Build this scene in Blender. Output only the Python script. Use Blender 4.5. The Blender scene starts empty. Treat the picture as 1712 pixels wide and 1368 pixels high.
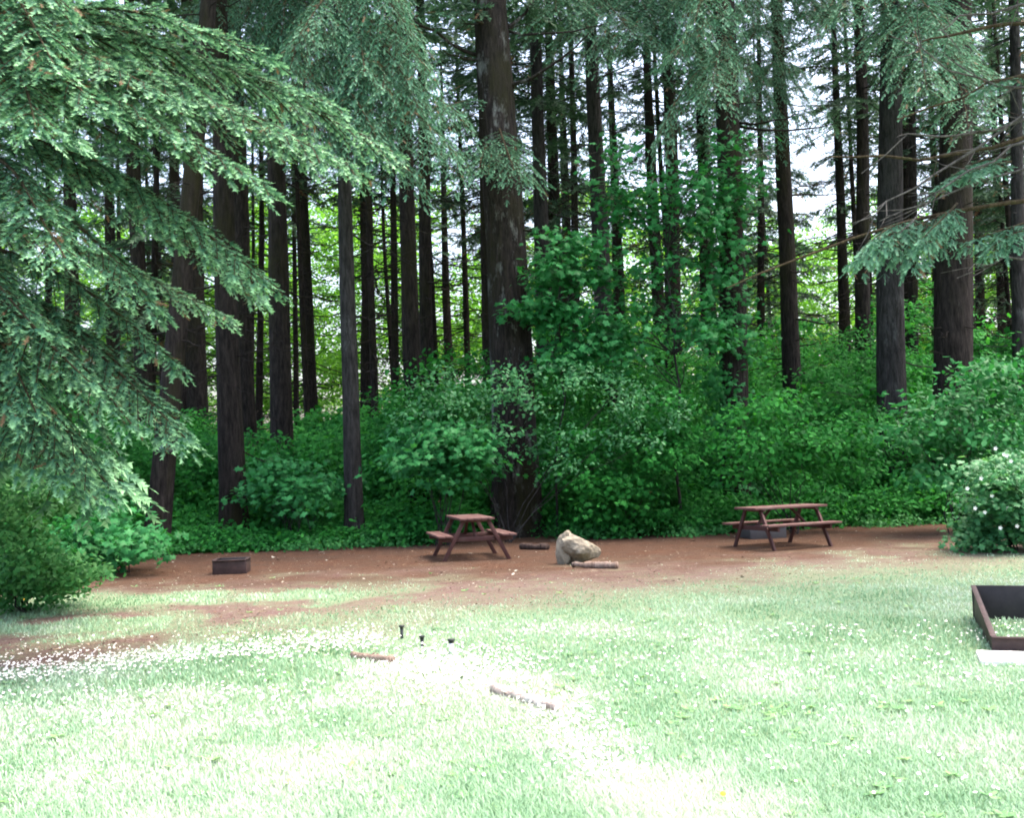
import bpy, math, random
import numpy as np
from mathutils import Matrix, Vector

scene = bpy.context.scene
COL = scene.collection
R = math.radians

# ------------------------------------------------------------------ camera, sky, sun, exposure
F = 1755.0                                   # focal length in photo pixels (photo 1712 x 1368)
EYE = 1.7
cam_data = bpy.data.cameras.new("camera")
cam = bpy.data.objects.new("camera", cam_data)
COL.objects.link(cam)
cam_data.sensor_width = 36.0
cam_data.lens = 36.0 * F / 1712.0
cam_data.clip_start = 0.05
cam_data.clip_end = 3000.0
CM = Matrix.Translation((0, 0, EYE)) @ Matrix.Rotation(R(90 + 3.0), 4, 'X') @ Matrix.Rotation(R(-1.8), 4, 'Z')
cam.matrix_world = CM
scene.camera = cam

SUN_EL, SUN_AZ = R(70), R(75)                # high and veiled, off to the right
world = bpy.data.worlds.new("World")
scene.world = world
world.use_nodes = True
wn = world.node_tree
bg = wn.nodes["Background"]
sky = wn.nodes.new("ShaderNodeTexSky")
sky.sky_type = 'NISHITA'
sky.sun_disc = False
sky.sun_elevation = SUN_EL
sky.sun_rotation = SUN_AZ
sky.dust_density = 7.0
sky.air_density = 1.0
sky.ozone_density = 1.0
wn.links.new(sky.outputs[0], bg.inputs[0])
bg.inputs[1].default_value = 0.15

sun_data = bpy.data.lights.new("sun", 'SUN')
sun_data.energy = 0.6
sun_data.angle = R(28)
sun_data.color = (1.0, 0.98, 0.94)
sun = bpy.data.objects.new("sun", sun_data)
COL.objects.link(sun)
sdir = Vector((math.sin(SUN_AZ) * math.cos(SUN_EL), math.cos(SUN_AZ) * math.cos(SUN_EL), math.sin(SUN_EL)))
sun.rotation_euler = sdir.to_track_quat('Z', 'Y').to_euler()
sun.location = sdir * 60

vs = scene.view_settings
vs.view_transform = 'Standard'
vs.look = 'None'
vs.exposure = 2.5
vs.gamma = 1.0
scene.cycles.max_bounces = 7
scene.cycles.diffuse_bounces = 4
scene.cycles.glossy_bounces = 2
scene.cycles.transmission_bounces = 4
scene.cycles.use_denoising = True
scene.cycles.filter_width = 1.9

# ------------------------------------------------------------------ helpers
rng = np.random.default_rng(7)
RM = np.array(CM.to_3x3())


def unproj(px, py, Y):
    """The point of the plane y = Y seen at photo pixel (px, py)."""
    d = RM @ np.array([(px - 856) / F, (684 - py) / F, -1.0])
    return np.array([0, 0, EYE]) + d * (Y / d[1])


def ground_at(px, py):
    d = RM @ np.array([(px - 856) / F, (684 - py) / F, -1.0])
    return np.array([0, 0, EYE]) + d * (-EYE / d[2])


def project(P):
    Q = (np.asarray(P) - np.array([0, 0, EYE])) @ RM
    z = np.where(-Q[..., 2] > 0.05, -Q[..., 2], 0.05)
    return 856 + F * Q[..., 0] / z, 684 - F * Q[..., 1] / z


def norm(v):
    v = np.asarray(v, float)
    return v / (np.linalg.norm(v, axis=-1, keepdims=True) + 1e-12)


class MB:
    """Collects triangles and quads with two per-vertex numbers, builds ONE mesh object."""

    def __init__(self):
        self.v, self.t, self.q, self.a, self.b, self.n = [], [], [], [], [], 0

    def add(self, v, tris=None, quads=None, a=0.0, b=0.0):
        v = np.asarray(v, float).reshape(-1, 3)
        k = len(v)
        if tris is not None and len(tris):
            self.t.append(np.asarray(tris, np.int64) + self.n)
        if quads is not None and len(quads):
            self.q.append(np.asarray(quads, np.int64) + self.n)
        self.v.append(v)
        self.a.append(np.broadcast_to(np.asarray(a, float), (k,)))
        self.b.append(np.broadcast_to(np.asarray(b, float), (k,)))
        self.n += k

    def scatter(self, tv, tt, mats, locs, ta=None, rnd=None):
        """copies of a triangle template: mats (M,3,3) with axes as columns, locs (M,3)"""
        M, k = len(locs), len(tv)
        if M == 0:
            return
        v = np.einsum('mij,kj->mki', mats, tv) + locs[:, None, :]
        t = (tt[None, :, :] + (np.arange(M) * k)[:, None, None]).reshape(-1, 3)
        a = np.tile(ta if ta is not None else np.zeros(k), M)
        b = np.repeat(rnd if rnd is not None else rng.random(M), k)
        self.add(v.reshape(-1, 3), t, None, a, b)

    def tube(self, pts, radii, sides=6, cap=True, a=0.0, b=0.0, wob=0.0):
        pts = np.asarray(pts, float)
        radii = np.broadcast_to(np.asarray(radii, float), (len(pts),))
        tan = norm(np.gradient(pts, axis=0))
        ref = np.array([0, 0, 1.0]) if abs(tan[0][2]) < 0.9 else np.array([1.0, 0, 0])
        u = norm(np.cross(tan, ref))
        w = np.cross(tan, u)
        ang = np.arange(sides) * 2 * math.pi / sides
        rr = radii[:, None] * (1 + (wob * rng.normal(size=(len(pts), sides)) if wob else 0))
        v = pts[:, None, :] + rr[..., None] * (np.cos(ang)[None, :, None] * u[:, None, :] + np.sin(ang)[None, :, None] * w[:, None, :])
        n, s = len(pts), sides
        i, j = np.meshgrid(np.arange(n - 1), np.arange(s), indexing='ij')
        q = np.stack([i * s + j, i * s + (j + 1) % s, (i + 1) * s + (j + 1) % s, (i + 1) * s + j], -1).reshape(-1, 4)
        vv = v.reshape(-1, 3)
        t = []
        if cap:
            vv = np.vstack([vv, pts[:1], pts[-1:]])
            c0, c1 = n * s, n * s + 1
            for j in range(s):
                t.append((c0, (j + 1) % s, j))
                t.append((c1, (n - 1) * s + j, (n - 1) * s + (j + 1) % s))
        self.add(vv, np.array(t) if t else None, q, a, b)

    def box(self, c, size, rot=None, a=0.0, b=0.0):
        s = np.array(size) / 2
        v = np.array([[x, y, z] for x in (-1, 1) for y in (-1, 1) for z in (-1, 1)], float) * s
        if rot is not None:
            v = v @ np.array(rot).T
        self.add(v + np.array(c), None, [(0, 1, 3, 2), (4, 6, 7, 5), (0, 4, 5, 1), (2, 3, 7, 6), (0, 2, 6, 4), (1, 5, 7, 3)], a, b)

    def prism(self, p, off):
        """polygon p (list of 3D points, in order) given thickness off"""
        p = np.array(p, float)
        k = len(p)
        v = np.vstack([p, p + np.array(off)])
        qs = [(i, (i + 1) % k, k + (i + 1) % k, k + i) for i in range(k)]
        ts = [(0, i + 1, i) for i in range(1, k - 1)] + [(k, k + i, k + i + 1) for i in range(1, k - 1)]
        self.add(v, ts, qs)

    def mesh(self, name, mat, smooth=False):
        v = np.vstack(self.v)
        t = np.vstack(self.t) if self.t else np.zeros((0, 3), np.int64)
        q = np.vstack(self.q) if self.q else np.zeros((0, 4), np.int64)
        me = bpy.data.meshes.new(name)
        me.vertices.add(len(v))
        me.vertices.foreach_set("co", v.astype(np.float32).ravel())
        me.loops.add(t.size + q.size)
        me.loops.foreach_set("vertex_index", np.concatenate([t.ravel(), q.ravel()]).astype(np.int32))
        me.polygons.add(len(t) + len(q))
        st = np.concatenate([np.arange(len(t)) * 3, t.size + np.arange(len(q)) * 4]).astype(np.int32)
        me.polygons.foreach_set("loop_start", st)
        if smooth:
            me.polygons.foreach_set("use_smooth", np.ones(len(st), bool))
        for nm, arr in (("tip", self.a), ("rnd", self.b)):
            at = me.attributes.new(nm, 'FLOAT', 'POINT')
            at.data.foreach_set("value", np.concatenate(arr).astype(np.float32))
        me.update(calc_edges=True)
        me.materials.append(mat)
        return me

    def build(self, name, mat, parent=None, smooth=False, bevel=0.0):
        o = bpy.data.objects.new(name, self.mesh(name, mat, smooth))
        COL.objects.link(o)
        if parent is not None:
            o.parent = parent
        if bevel:
            m = o.modifiers.new("bevel", 'BEVEL')
            m.width = bevel
            m.segments = 2
        return o


def tag(o, label=None, cat=None, group=None, kind=None):
    for k, v in (("label", label), ("category", cat), ("group", group), ("kind", kind)):
        if v:
            o[k] = v
    return o


def empty(name, loc, rz=0.0):
    o = bpy.data.objects.new(name, None)
    COL.objects.link(o)
    o.location = [float(c) for c in loc]
    o.rotation_euler.z = rz
    o.empty_display_size = 0.2
    return o


# ------------------------------------------------------------------ materials
class NT:
    def __init__(self, name):
        self.m = bpy.data.materials.new(name)
        self.m.use_nodes = True
        self.t = self.m.node_tree
        self.p = self.t.nodes["Principled BSDF"]
        self.out = self.t.nodes["Material Output"]

    def n(self, typ, **kw):
        nd = self.t.nodes.new(typ)
        for k, v in kw.items():
            if k.startswith("i_"):
                key = k[2:]
                nd.inputs[int(key) if key.isdigit() else key].default_value = v
            else:
                setattr(nd, k, v)
        return nd

    def l(self, a, b):
        self.t.links.new(a, b)

    def noise(self, scale, detail=4, vec=None, rough=0.6):
        nd = self.n("ShaderNodeTexNoise")
        nd.inputs["Scale"].default_value = scale
        nd.inputs["Detail"].default_value = detail
        nd.inputs["Roughness"].default_value = rough
        if vec is not None:
            self.l(vec, nd.inputs["Vector"])
        return nd.outputs["Fac"]

    def ramp(self, fac, stops):
        nd = self.n("ShaderNodeValToRGB")
        el = nd.color_ramp.elements
        while len(el) < len(stops):
            el.new(0.5)
        for e, (p, c) in zip(el, stops):
            e.position = p
            e.color = (*c, 1) if len(c) == 3 else c
        self.l(fac, nd.inputs["Fac"])
        return nd.outputs["Color"]

    def mix(self, fac, a, b, mode='MIX'):
        nd = self.n("ShaderNodeMix", data_type='RGBA', blend_type=mode)
        for s, val in ((nd.inputs[0], fac), (nd.inputs[6], a), (nd.inputs[7], b)):
            if isinstance(val, (int, float)):
                s.default_value = val
            elif isinstance(val, tuple):
                s.default_value = (*val, 1)
            else:
                self.l(val, s)
        return nd.outputs[2]

    def math(self, op, a, b=0.0, clamp=False):
        nd = self.n("ShaderNodeMath", operation=op, use_clamp=clamp)
        for s, val in ((nd.inputs[0], a), (nd.inputs[1], b)):
            if isinstance(val, (int, float)):
                s.default_value = val
            else:
                self.l(val, s)
        return nd.outputs[0]

    def attr(self, nm):
        return self.n("ShaderNodeAttribute", attribute_name=nm).outputs["Fac"]

    def coord(self, which="Object", scale=(1, 1, 1)):
        tc = self.n("ShaderNodeTexCoord")
        mp = self.n("ShaderNodeMapping")
        mp.inputs["Scale"].default_value = scale
        self.l(tc.outputs[which], mp.inputs["Vector"])
        return mp.outputs["Vector"]

    def bump(self, h, strength=0.5, dist=0.02):
        b = self.n("ShaderNodeBump")
        b.inputs["Strength"].default_value = strength
        b.inputs["Distance"].default_value = dist
        self.l(h, b.inputs["Height"])
        self.l(b.outputs["Normal"], self.p.inputs["Normal"])

    def base(self, c, rough=0.8, spec=0.3):
        if isinstance(c, tuple):
            self.p.inputs["Base Color"].default_value = (*c, 1)
        else:
            self.l(c, self.p.inputs["Base Color"])
        self.p.inputs["Roughness"].default_value = rough
        self.p.inputs["Specular IOR Level"].default_value = spec
        return self

    def translucent(self, c, fac):
        tr = self.n("ShaderNodeBsdfTranslucent")
        self.l(c, tr.inputs["Color"])
        mx = self.n("ShaderNodeMixShader")
        mx.inputs[0].default_value = fac
        self.l(self.p.outputs[0], mx.inputs[1])
        self.l(tr.outputs[0], mx.inputs[2])
        self.l(mx.outputs[0], self.out.inputs["Surface"])


def leaf_mat(name, c0, c1, c2, trans=0.35, rough=0.45, spec=0.4, warm=(1.25, 1.15, 0.6)):
    k = NT(name)
    c = k.ramp(k.attr("rnd"), [(0.0, c0), (0.5, c1), (1.0, c2)])
    k.base(c, rough, spec)
    k.translucent(k.mix(1.0, c, tuple(min(1, x) for x in warm), 'MULTIPLY') if max(warm) <= 1 else k.mix(1.0, c, warm, 'MULTIPLY'), trans)
    return k.m


def needle_mat(name, old0, old1, new, trans=0.2):
    k = NT(name)
    c = k.mix(k.attr("rnd"), old0, old1)
    tip = k.math('POWER', k.attr("tip"), 2.2)
    c = k.mix(tip, c, new)
    c = k.mix(k.ramp(k.attr('rnd'), [(0.955, (0, 0, 0)), (0.965, (1, 1, 1))]), c, (0.16, 0.1, 0.05))
    k.base(c, 0.55, 0.2)
    k.translucent(c, trans)
    return k.m


def bark_mat(name, dark, mid, lichen, lo=0.62, moss=None):
    k = NT(name)
    v = k.coord("Object", (9, 9, 1.6))
    n1 = k.noise(1.6, 6, v, 0.7)
    c = k.ramp(n1, [(0.36, dark), (0.56, mid), (0.72, tuple(1.7 * q for q in mid))])
    v2 = k.coord("Object", (2.2, 2.2, 0.8))
    n2 = k.noise(1.3, 5, v2, 0.75)
    f = k.ramp(n2, [(lo, (0, 0, 0)), (min(lo + 0.16, 1), (1, 1, 1))])
    c = k.mix(f, c, lichen)
    if moss:
        n3 = k.noise(0.9, 4, k.coord("Object", (1.2, 1.2, 0.35)), 0.6)
        c = k.mix(k.ramp(n3, [(0.5, (0, 0, 0)), (0.66, (1, 1, 1))]), c, moss)
    k.base(c, 0.95, 0.15)
    k.bump(n1, 1.0, 0.06)
    return k.m


M = {}
M['bark'] = bark_mat("dark_bark", (0.007, 0.006, 0.0055), (0.026, 0.021, 0.019), (0.055, 0.056, 0.053), 0.66, (0.022, 0.021, 0.009))
M['bark_grey'] = bark_mat("grey_bark", (0.013, 0.012, 0.012), (0.038, 0.036, 0.036), (0.1, 0.105, 0.105), 0.58)
M['bark_main'] = bark_mat("old_fir_bark", (0.008, 0.007, 0.0065), (0.03, 0.024, 0.022), (0.2, 0.21, 0.2), 0.55, (0.022, 0.021, 0.009))
M['limb'] = bark_mat("mossy_limb", (0.028, 0.019, 0.011), (0.066, 0.050, 0.028), (0.066, 0.072, 0.028), 0.55)
M['deadwood'] = bark_mat("grey_deadwood", (0.045, 0.041, 0.038), (0.108, 0.099, 0.090), (0.135, 0.131, 0.117), 0.6)
M['needle_near'] = needle_mat("fir_needles", (0.018, 0.072, 0.042), (0.06, 0.19, 0.11), (0.29, 0.56, 0.27), 0.25)
M['needle_blue'] = needle_mat("blue_fir_needles", (0.03, 0.105, 0.062), (0.075, 0.21, 0.125), (0.19, 0.42, 0.24), 0.3)
M['needle_far'] = needle_mat("forest_needles", (0.02, 0.055, 0.03), (0.05, 0.11, 0.055), (0.08, 0.17, 0.08), 0.3)
M['leaf_dark'] = leaf_mat("undergrowth_leaf", (0.006, 0.065, 0.011), (0.02, 0.16, 0.026), (0.06, 0.31, 0.055), 0.42, 0.6, 0.1)
M['leaf_maple'] = leaf_mat("maple_leaf", (0.009, 0.085, 0.02), (0.022, 0.165, 0.04), (0.055, 0.27, 0.085), 0.4, 0.5, 0.18)
M['leaf_pale'] = leaf_mat("pale_leaf", (0.022, 0.12, 0.04), (0.045, 0.19, 0.065), (0.12, 0.33, 0.13), 0.35, 0.45, 0.25)
M['leaf_bright'] = leaf_mat("bright_leaf", (0.019, 0.109, 0.026), (0.046, 0.190, 0.049), (0.111, 0.286, 0.090), 0.35, 0.5, 0.2)
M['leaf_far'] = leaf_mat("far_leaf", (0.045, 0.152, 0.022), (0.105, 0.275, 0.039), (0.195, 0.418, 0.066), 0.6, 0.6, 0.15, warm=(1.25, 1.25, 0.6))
M['ground_leaf'] = leaf_mat("ground_cover_leaf", (0.012, 0.09, 0.02), (0.032, 0.17, 0.04), (0.08, 0.28, 0.08), 0.35, 0.55, 0.15)

# ------------------------------------------------------------------ plant templates
def twig_template(n, nl, w, el=(-0.3, 0.6), stem=0.02, seed=1):
    """unit twig along +x carrying n needles as thin triangles, with 0..1 along it in the tip attribute"""
    g = np.random.default_rng(seed)
    V, T, A = [], [], []
    V += [(0, -stem, 0), (0, stem, 0), (1, 0, 0)]
    T.append((0, 1, 2))
    A += [0, 0, 1]
    for i in range(n):
        t = (i + 0.6) / n
        s = 1 if i % 2 else -1
        e = g.uniform(*el)
        d = norm([0.45 + 0.7 * t, s * 0.9, e])
        side = norm(np.cross(d, [0, -s * e, 1.0]))
        ll = nl * g.uniform(0.75, 1.1) * (1 - 0.25 * t)
        b = np.array([t * 0.96, 0, 0])
        k = len(V)
        V += [b - side * w / 2, b + side * w / 2, b + d * ll]
        T.append((k, k + 1, k + 2))
        A += [t * 0.9, t * 0.9, min(1, t + 0.1)]
    return np.array(V, float), np.array(T), np.array(A, float)


TW_NEAR = twig_template(18, 0.34, 0.1, (-0.5, 0.9))
TW_MID = twig_template(14, 0.30, 0.10)
TW_FAR = twig_template(9, 0.34, 0.16)


def leaf_template(kind):
    if kind == 'maple':
        P = [(0, 0), (.28, -.22), (.2, -.5), (.52, -.36), (.62, -.62), (.72, -.2), (1, 0), (.72, .2), (.62, .62), (.52, .36), (.2, .5), (.28, .22)]
        V = [(x - .0, y, -0.18 * abs(y) - 0.12 * x * x) for x, y in P] + [(.4, 0, .03)]
        T = [(12, i, (i + 1) % 12) for i in range(12)]
    elif kind == 'oval':
        P = [(0, 0), (.3, -.28), (.7, -.24), (1, 0), (.7, .24), (.3, .28)]
        V = [(x, y, -0.3 * abs(y) - 0.15 * x * x) for x, y in P]
        T = [(0, 1, 2), (0, 2, 3), (0, 3, 4), (0, 4, 5)]
        V = [(x, y, z) for x, y, z in V]
    return np.array(V, float), np.array(T)


LEAF = {'maple': leaf_template('maple'), 'oval': leaf_template('oval')}


def leaf_frames(n, face, spread=0.6, droop=0.25, g=rng):
    """n frames whose z axis scatters round `face` ((3,) or (n,3)) and whose x axis droops"""
    z = norm(np.broadcast_to(face, (n, 3)) + spread * g.normal(size=(n, 3)))
    x = g.normal(size=(n, 3))
    x[:, 2] -= droop
    x = norm(x - (x * z).sum(1, keepdims=True) * z)
    y = np.cross(z, x)
    return np.stack([x, y, z], -1)


def leaf_blob(mb, c, r, n, size, kind='oval', shell=0.5, cl=14, face=(0, -0.35, 1.0), tone=None, g=rng, floor=0.02):
    """leaves gathered in sprays inside an ellipsoid, denser towards its skin"""
    tv, tt = LEAF[kind]
    c, r = np.array(c, float), np.array(r, float)
    k = max(1, n // cl)
    d = norm(g.normal(size=(k, 3)))
    rad = g.random(k) ** (1 / 3)
    rad = rad * (1 - shell) + shell * (0.75 + 0.3 * g.random(k))
    cc = c + d * rad[:, None] * r
    spr = np.repeat(cc, cl, 0)
    off = g.normal(size=(k * cl, 3)) * np.array([1, 1, 0.35]) * size * 1.9
    loc = spr + off
    f = np.repeat(norm(d * 0.55 + np.array(face)), cl, 0)
    keep = loc[:, 2] > floor
    m = leaf_frames(k * cl, f, 0.4, 0.5, g)
    s = size * g.uniform(0.6, 1.3, k * cl)
    rn = np.clip(np.repeat(g.random(k), cl) * 0.6 + 0.4 * g.random(k * cl), 0, 1) if tone is None else np.clip(tone + 0.25 * g.normal(size=k * cl), 0, 1)
    mb.scatter(tv, tt, (m * s[:, None, None])[keep], loc[keep], None, rn[keep])


def spray(mb_f, mb_w, p0, p1, width, sag=0.1, hang=0.5, tw=TW_NEAR, twl=0.15, step2=0.13, step3=0.085, start=0.12, lw=0.03, up=0.0, g=rng, bare=0.0):
    """one conifer branch: a limb from p0 to p1 with side shoots that hang, each feathered with needled twigs"""
    p0, p1 = np.array(p0, float), np.array(p1, float)
    L = np.linalg.norm(p1 - p0)
    nseg = 9
    t = np.linspace(0, 1, nseg)
    mid = g.normal(size=3) * L * 0.03
    P = p0 + (p1 - p0) * t[:, None] + np.outer(np.sin(math.pi * t), mid)
    P[:, 2] += sag * L * (np.sin(math.pi * t) * 0.7) + up * L * t ** 4
    if mb_w is not None:
        mb_w.tube(P, np.linspace(lw, lw * 0.2, nseg), 5, False)

    def at(tt):
        return np.stack([np.interp(tt, t, P[:, i]) for i in range(3)], -1)
    n2 = max(4, int(L * (1 - start) / step2) * 2)
    ts = np.clip(np.linspace(start, 0.99, n2) + g.normal(size=n2) * 0.01, 0.02, 1)
    LOC, DIR, LEN = [], [], []
    for i, tt in enumerate(ts):
        if bare and g.random() < bare:
            continue
        o = at(tt)
        tan = norm(at(min(tt + 0.05, 1)) - at(tt - 0.05))
        side = norm(np.cross(tan, [0, 0, 1.0])) * (1 if i % 2 else -1)
        ls = width * (0.25 + 0.75 * math.sin(math.pi * min(1, (1.02 - tt) * 0.62 + 0.03))) * g.uniform(0.6, 1.1)
        ls = max(ls, 0.1)
        d0 = norm(tan * g.uniform(0.55, 0.95) + side * g.uniform(0.5, 0.95) + np.array([0, 0, g.uniform(-0.25, 0.2)]))
        n3 = max(2, int(ls / step3))
        u = (np.arange(n3) + 0.5) / n3
        hg = hang * g.uniform(0.5, 1.3)
        pts = o + d0 * (ls * u)[:, None] * (1 - 0.35 * hg * u)[:, None]
        pts[:, 2] -= hg * ls * u ** 1.7
        dd = np.tile(d0, (n3, 1))
        dd[:, 2] -= hg * 1.7 * u ** 0.7
        dd = norm(dd)
        if mb_w is not None and ls > 0.3:
            mb_w.tube(np.vstack([o[None], pts[::max(1, n3 // 3)]]), 0.006, 3, False)
        for s in (1, -1):
            sd = norm(np.cross(dd, [0.0, 0.0, 1.0]) + 1e-6)
            td = norm(dd * 0.75 + sd * s * 0.65 + np.array([0, 0, -0.25 * hg]) + 0.15 * g.normal(size=(n3, 3)))
            LOC.append(pts)
            DIR.append(td)
            LEN.append(np.full(n3, twl) * g.uniform(0.7, 1.2, n3) * (1.1 - 0.35 * u))
        LOC.append(pts[-1:])
        DIR.append(dd[-1:])
        LEN.append(np.array([twl * 1.2]))
    LOC.append(P[-1:])
    DIR.append(norm(P[-1:] - P[-2:-1]))
    LEN.append(np.array([twl * 1.5]))
    loc, x, ln = np.vstack(LOC), np.vstack(DIR), np.concatenate(LEN)
    z = np.array([0, 0, 1.0]) + 0.35 * g.normal(size=x.shape)
    z = norm(z - (z * x).sum(1, keepdims=True) * x)
    y = np.cross(z, x)
    m = np.stack([x, y, z], -1) * ln[:, None, None]
    tv, tt_, ta = tw
    mb_f.scatter(tv, tt_, m, loc, ta, np.where(g.random(len(loc)) < 0.025, 1.0, np.clip(0.35 * g.random() + 0.58 * g.random(len(loc)), 0, 1)))


# ------------------------------------------------------------------ ground
def poly(x, pts):
    p = np.array(pts, float)
    return np.interp(x, p[:, 0], p[:, 1])


VEG_EDGE = [(-400, 985), (0, 985), (120, 965), (185, 942), (280, 926), (420, 922), (560, 916), (720, 912), (860, 893), (1000, 903), (1200, 893), (1400, 882), (1600, 876), (1712, 872), (2200, 860)]
DIRT_LOW = [(-400, 1015), (60, 1005), (130, 990), (250, 980), (420, 970), (560, 968), (700, 958), (860, 958), (1000, 948), (1200, 934), (1400, 916), (1560, 908), (1640, 890), (2200, 875)]
MEADOW = [(-400, 1160), (0, 1118), (150, 1100), (300, 1072), (450, 1052), (600, 1034), (750, 1016), (900, 1004), (1050, 990), (1250, 972), (1450, 958), (1600, 945), (1712, 935), (2200, 905)]
STRIP_LOW = [(-400, 1100), (0, 1072), (200, 1056), (350, 1046), (500, 1030), (650, 1000), (800, 980), (2200, 800)]
STRIP_TOP = [(-400, 1020), (0, 1006), (120, 1000), (250, 992), (420, 986), (560, 985), (700, 975), (800, 975), (2200, 800)]


def vnoise(x, y, s, seed):
    """smooth value noise, 0..1"""
    g = np.random.default_rng(seed)
    G = g.random((256, 256))
    xs, ys = x / s + 1000, y / s + 1000
    xi, yi = np.floor(xs).astype(int), np.floor(ys).astype(int)
    fx, fy = xs - xi, ys - yi
    fx, fy = fx * fx * (3 - 2 * fx), fy * fy * (3 - 2 * fy)
    a, b = G[xi % 256, yi % 256], G[(xi + 1) % 256, yi % 256]
    c, d = G[xi % 256, (yi + 1) % 256], G[(xi + 1) % 256, (yi + 1) % 256]
    return (a * (1 - fx) + b * fx) * (1 - fy) + (c * (1 - fx) + d * fx) * fy


def fbm(x, y, s, seed):
    return (vnoise(x, y, s, seed) + 0.5 * vnoise(x, y, s / 2.1, seed + 1) + 0.25 * vnoise(x, y, s / 4.3, seed + 2)) / 1.75


def sstep(a, b, x):
    t = np.clip((x - a) / (b - a), 0, 1)
    return t * t * (3 - 2 * t)


def masks(X, Y):
    """how much needle-litter dirt, worn soil and meadow grass lie at a ground point"""
    P = np.stack([X, Y, np.zeros_like(X)], -1)
    px, py = project(P)
    near = Y < 3.5
    py = np.where(near, 2000, py)
    nz = (fbm(X, Y, 1.6, 3) - 0.5)
    py2 = py + nz * 34 * np.clip((py - 850) / 150, 0.4, 1.6)
    dirt = 1 - sstep(-16, 44, py2 + 30 * (fbm(X, Y, 0.5, 8) - 0.5) - poly(px, DIRT_LOW))
    track = np.exp(-((py2 - np.interp(px, [-400, 0, 200, 420], [1120, 1092, 1066, 1046])) / 20) ** 2) * (1 - sstep(150, 480, px))
    dirt = np.maximum(dirt, 0.3 * track)
    mead = (1 - track) * sstep(-34, 42, py2 + 26 * (fbm(X, Y, 0.45, 5) - 0.5) - poly(px, MEADOW))
    strip = sstep(-6, 10, py2 - poly(px, STRIP_TOP)) * (1 - sstep(-8, 6, py2 - poly(px, STRIP_LOW))) * (1 - sstep(520, 760, px))
    patch = sstep(0.42, 0.66, fbm(X, Y, 0.8, 11)) * (1 - dirt) * 0.6
    grass = np.clip(np.maximum(np.maximum(mead, strip * sstep(0.3, 0.5, fbm(X, Y, 1.2, 21))), patch), 0, 1)
    grass = np.where(py < poly(px, VEG_EDGE), 0, grass)
    return dirt, grass


def height(X, Y):
    return (fbm(X, Y, 3.0, 41) - 0.5) * 0.05 * sstep(2, 5, np.abs(Y))


fx = np.arange(-13, 13.001, 0.11)
fy = np.arange(2.5, 27.001, 0.11)
far = np.array([15, 18, 22, 28, 36, 50, 70, 100, 150, 250, 500, 1200.0])
gx = np.concatenate([-far[::-1], fx, far])
gy = np.concatenate([-far[::-1][:9], [-9, -4, 0, 1.5], fy, 27 + (far - 13)])
GX, GY = np.meshgrid(gx, gy, indexing='ij')
GZ = height(GX, GY)
dm, gm = masks(GX, GY)
gb = MB()
nx, ny = GX.shape
ii, jj = np.meshgrid(np.arange(nx - 1), np.arange(ny - 1), indexing='ij')
gq = np.stack([ii * ny + jj, (ii + 1) * ny + jj, (ii + 1) * ny + jj + 1, ii * ny + jj + 1], -1).reshape(-1, 4)
gb.add(np.stack([GX, GY, GZ], -1).reshape(-1, 3), None, gq, dm.ravel(), gm.ravel())

k = NT("ground_soil")
v = k.coord("Object")
fine = k.noise(38, 5, v, 0.75)
med = k.noise(5, 5, v, 0.65)
big = k.noise(0.7, 3, v)
litter = k.ramp(fine, [(0.28, (0.037, 0.017, 0.010)), (0.5, (0.092, 0.044, 0.025)), (0.75, (0.172, 0.092, 0.056))])
litter = k.mix(k.ramp(med, [(0.42, (0, 0, 0)), (0.62, (0.900, 0.900, 0.900))]), litter, k.ramp(fine, [(0.3, (0.074, 0.040, 0.025)), (0.7, (0.157, 0.092, 0.062))]))
soil = k.ramp(fine, [(0.28, (0.092, 0.052, 0.047)), (0.5, (0.178, 0.108, 0.102)), (0.75, (0.285, 0.195, 0.195))])
soil = k.mix(k.ramp(med, [(0.4, (0, 0, 0)), (0.65, (0.6, 0.6, 0.6))]), soil, (0.2, 0.19, 0.12))
turf = k.ramp(fine, [(0.3, (0.155, 0.234, 0.118)), (0.6, (0.264, 0.351, 0.211)), (0.8, (0.388, 0.452, 0.320))])
litter = k.mix(k.ramp(k.noise(1.1, 5, v, 0.7), [(0.38, (0, 0, 0)), (0.66, (0.75, 0.75, 0.75))]), litter, k.mix(fine, (0.04, 0.027, 0.02), (0.12, 0.078, 0.055)))
c = k.mix(k.attr("tip"), soil, litter)
c = k.mix(k.attr("rnd"), c, turf)
k.base(c, 0.95, 0.1)
k.bump(k.math('ADD', fine, med), 1.0, 0.05)
ground = gb.build("ground", k.m, None, True)
tag(ground, kind="structure")

# ------------------------------------------------------------------ forest conifers
def crown_mesh(seed, H=17.0, reach=2.3, n=46):
    g = np.random.default_rng(seed)
    mb = MB()
    for i in range(n):
        f = (i + 0.5) / n
        z = f * H
        a = i * 2.4 + g.normal() * 0.4
        ln = reach * (1 - f) ** 0.7 * g.uniform(0.6, 1.15) * (0.75 + 0.25 * min(1, f * 6)) + 0.25
        dr = -0.28 + 0.45 * f
        p1 = np.array([math.cos(a) * ln, math.sin(a) * ln, z + ln * dr + g.normal() * 0.15])
        spray(mb, mb, (0, 0, z), p1, ln * 0.38, 0.08, 0.35, TW_FAR, 0.42, 0.34, 0.3, 0.15, 0.03, 0.05, g)
    return mb.mesh("crown", M['needle_far'])


CROWNS = [crown_mesh(100 + s) for s in range(4)]
CROWN_H = 17.0


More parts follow.
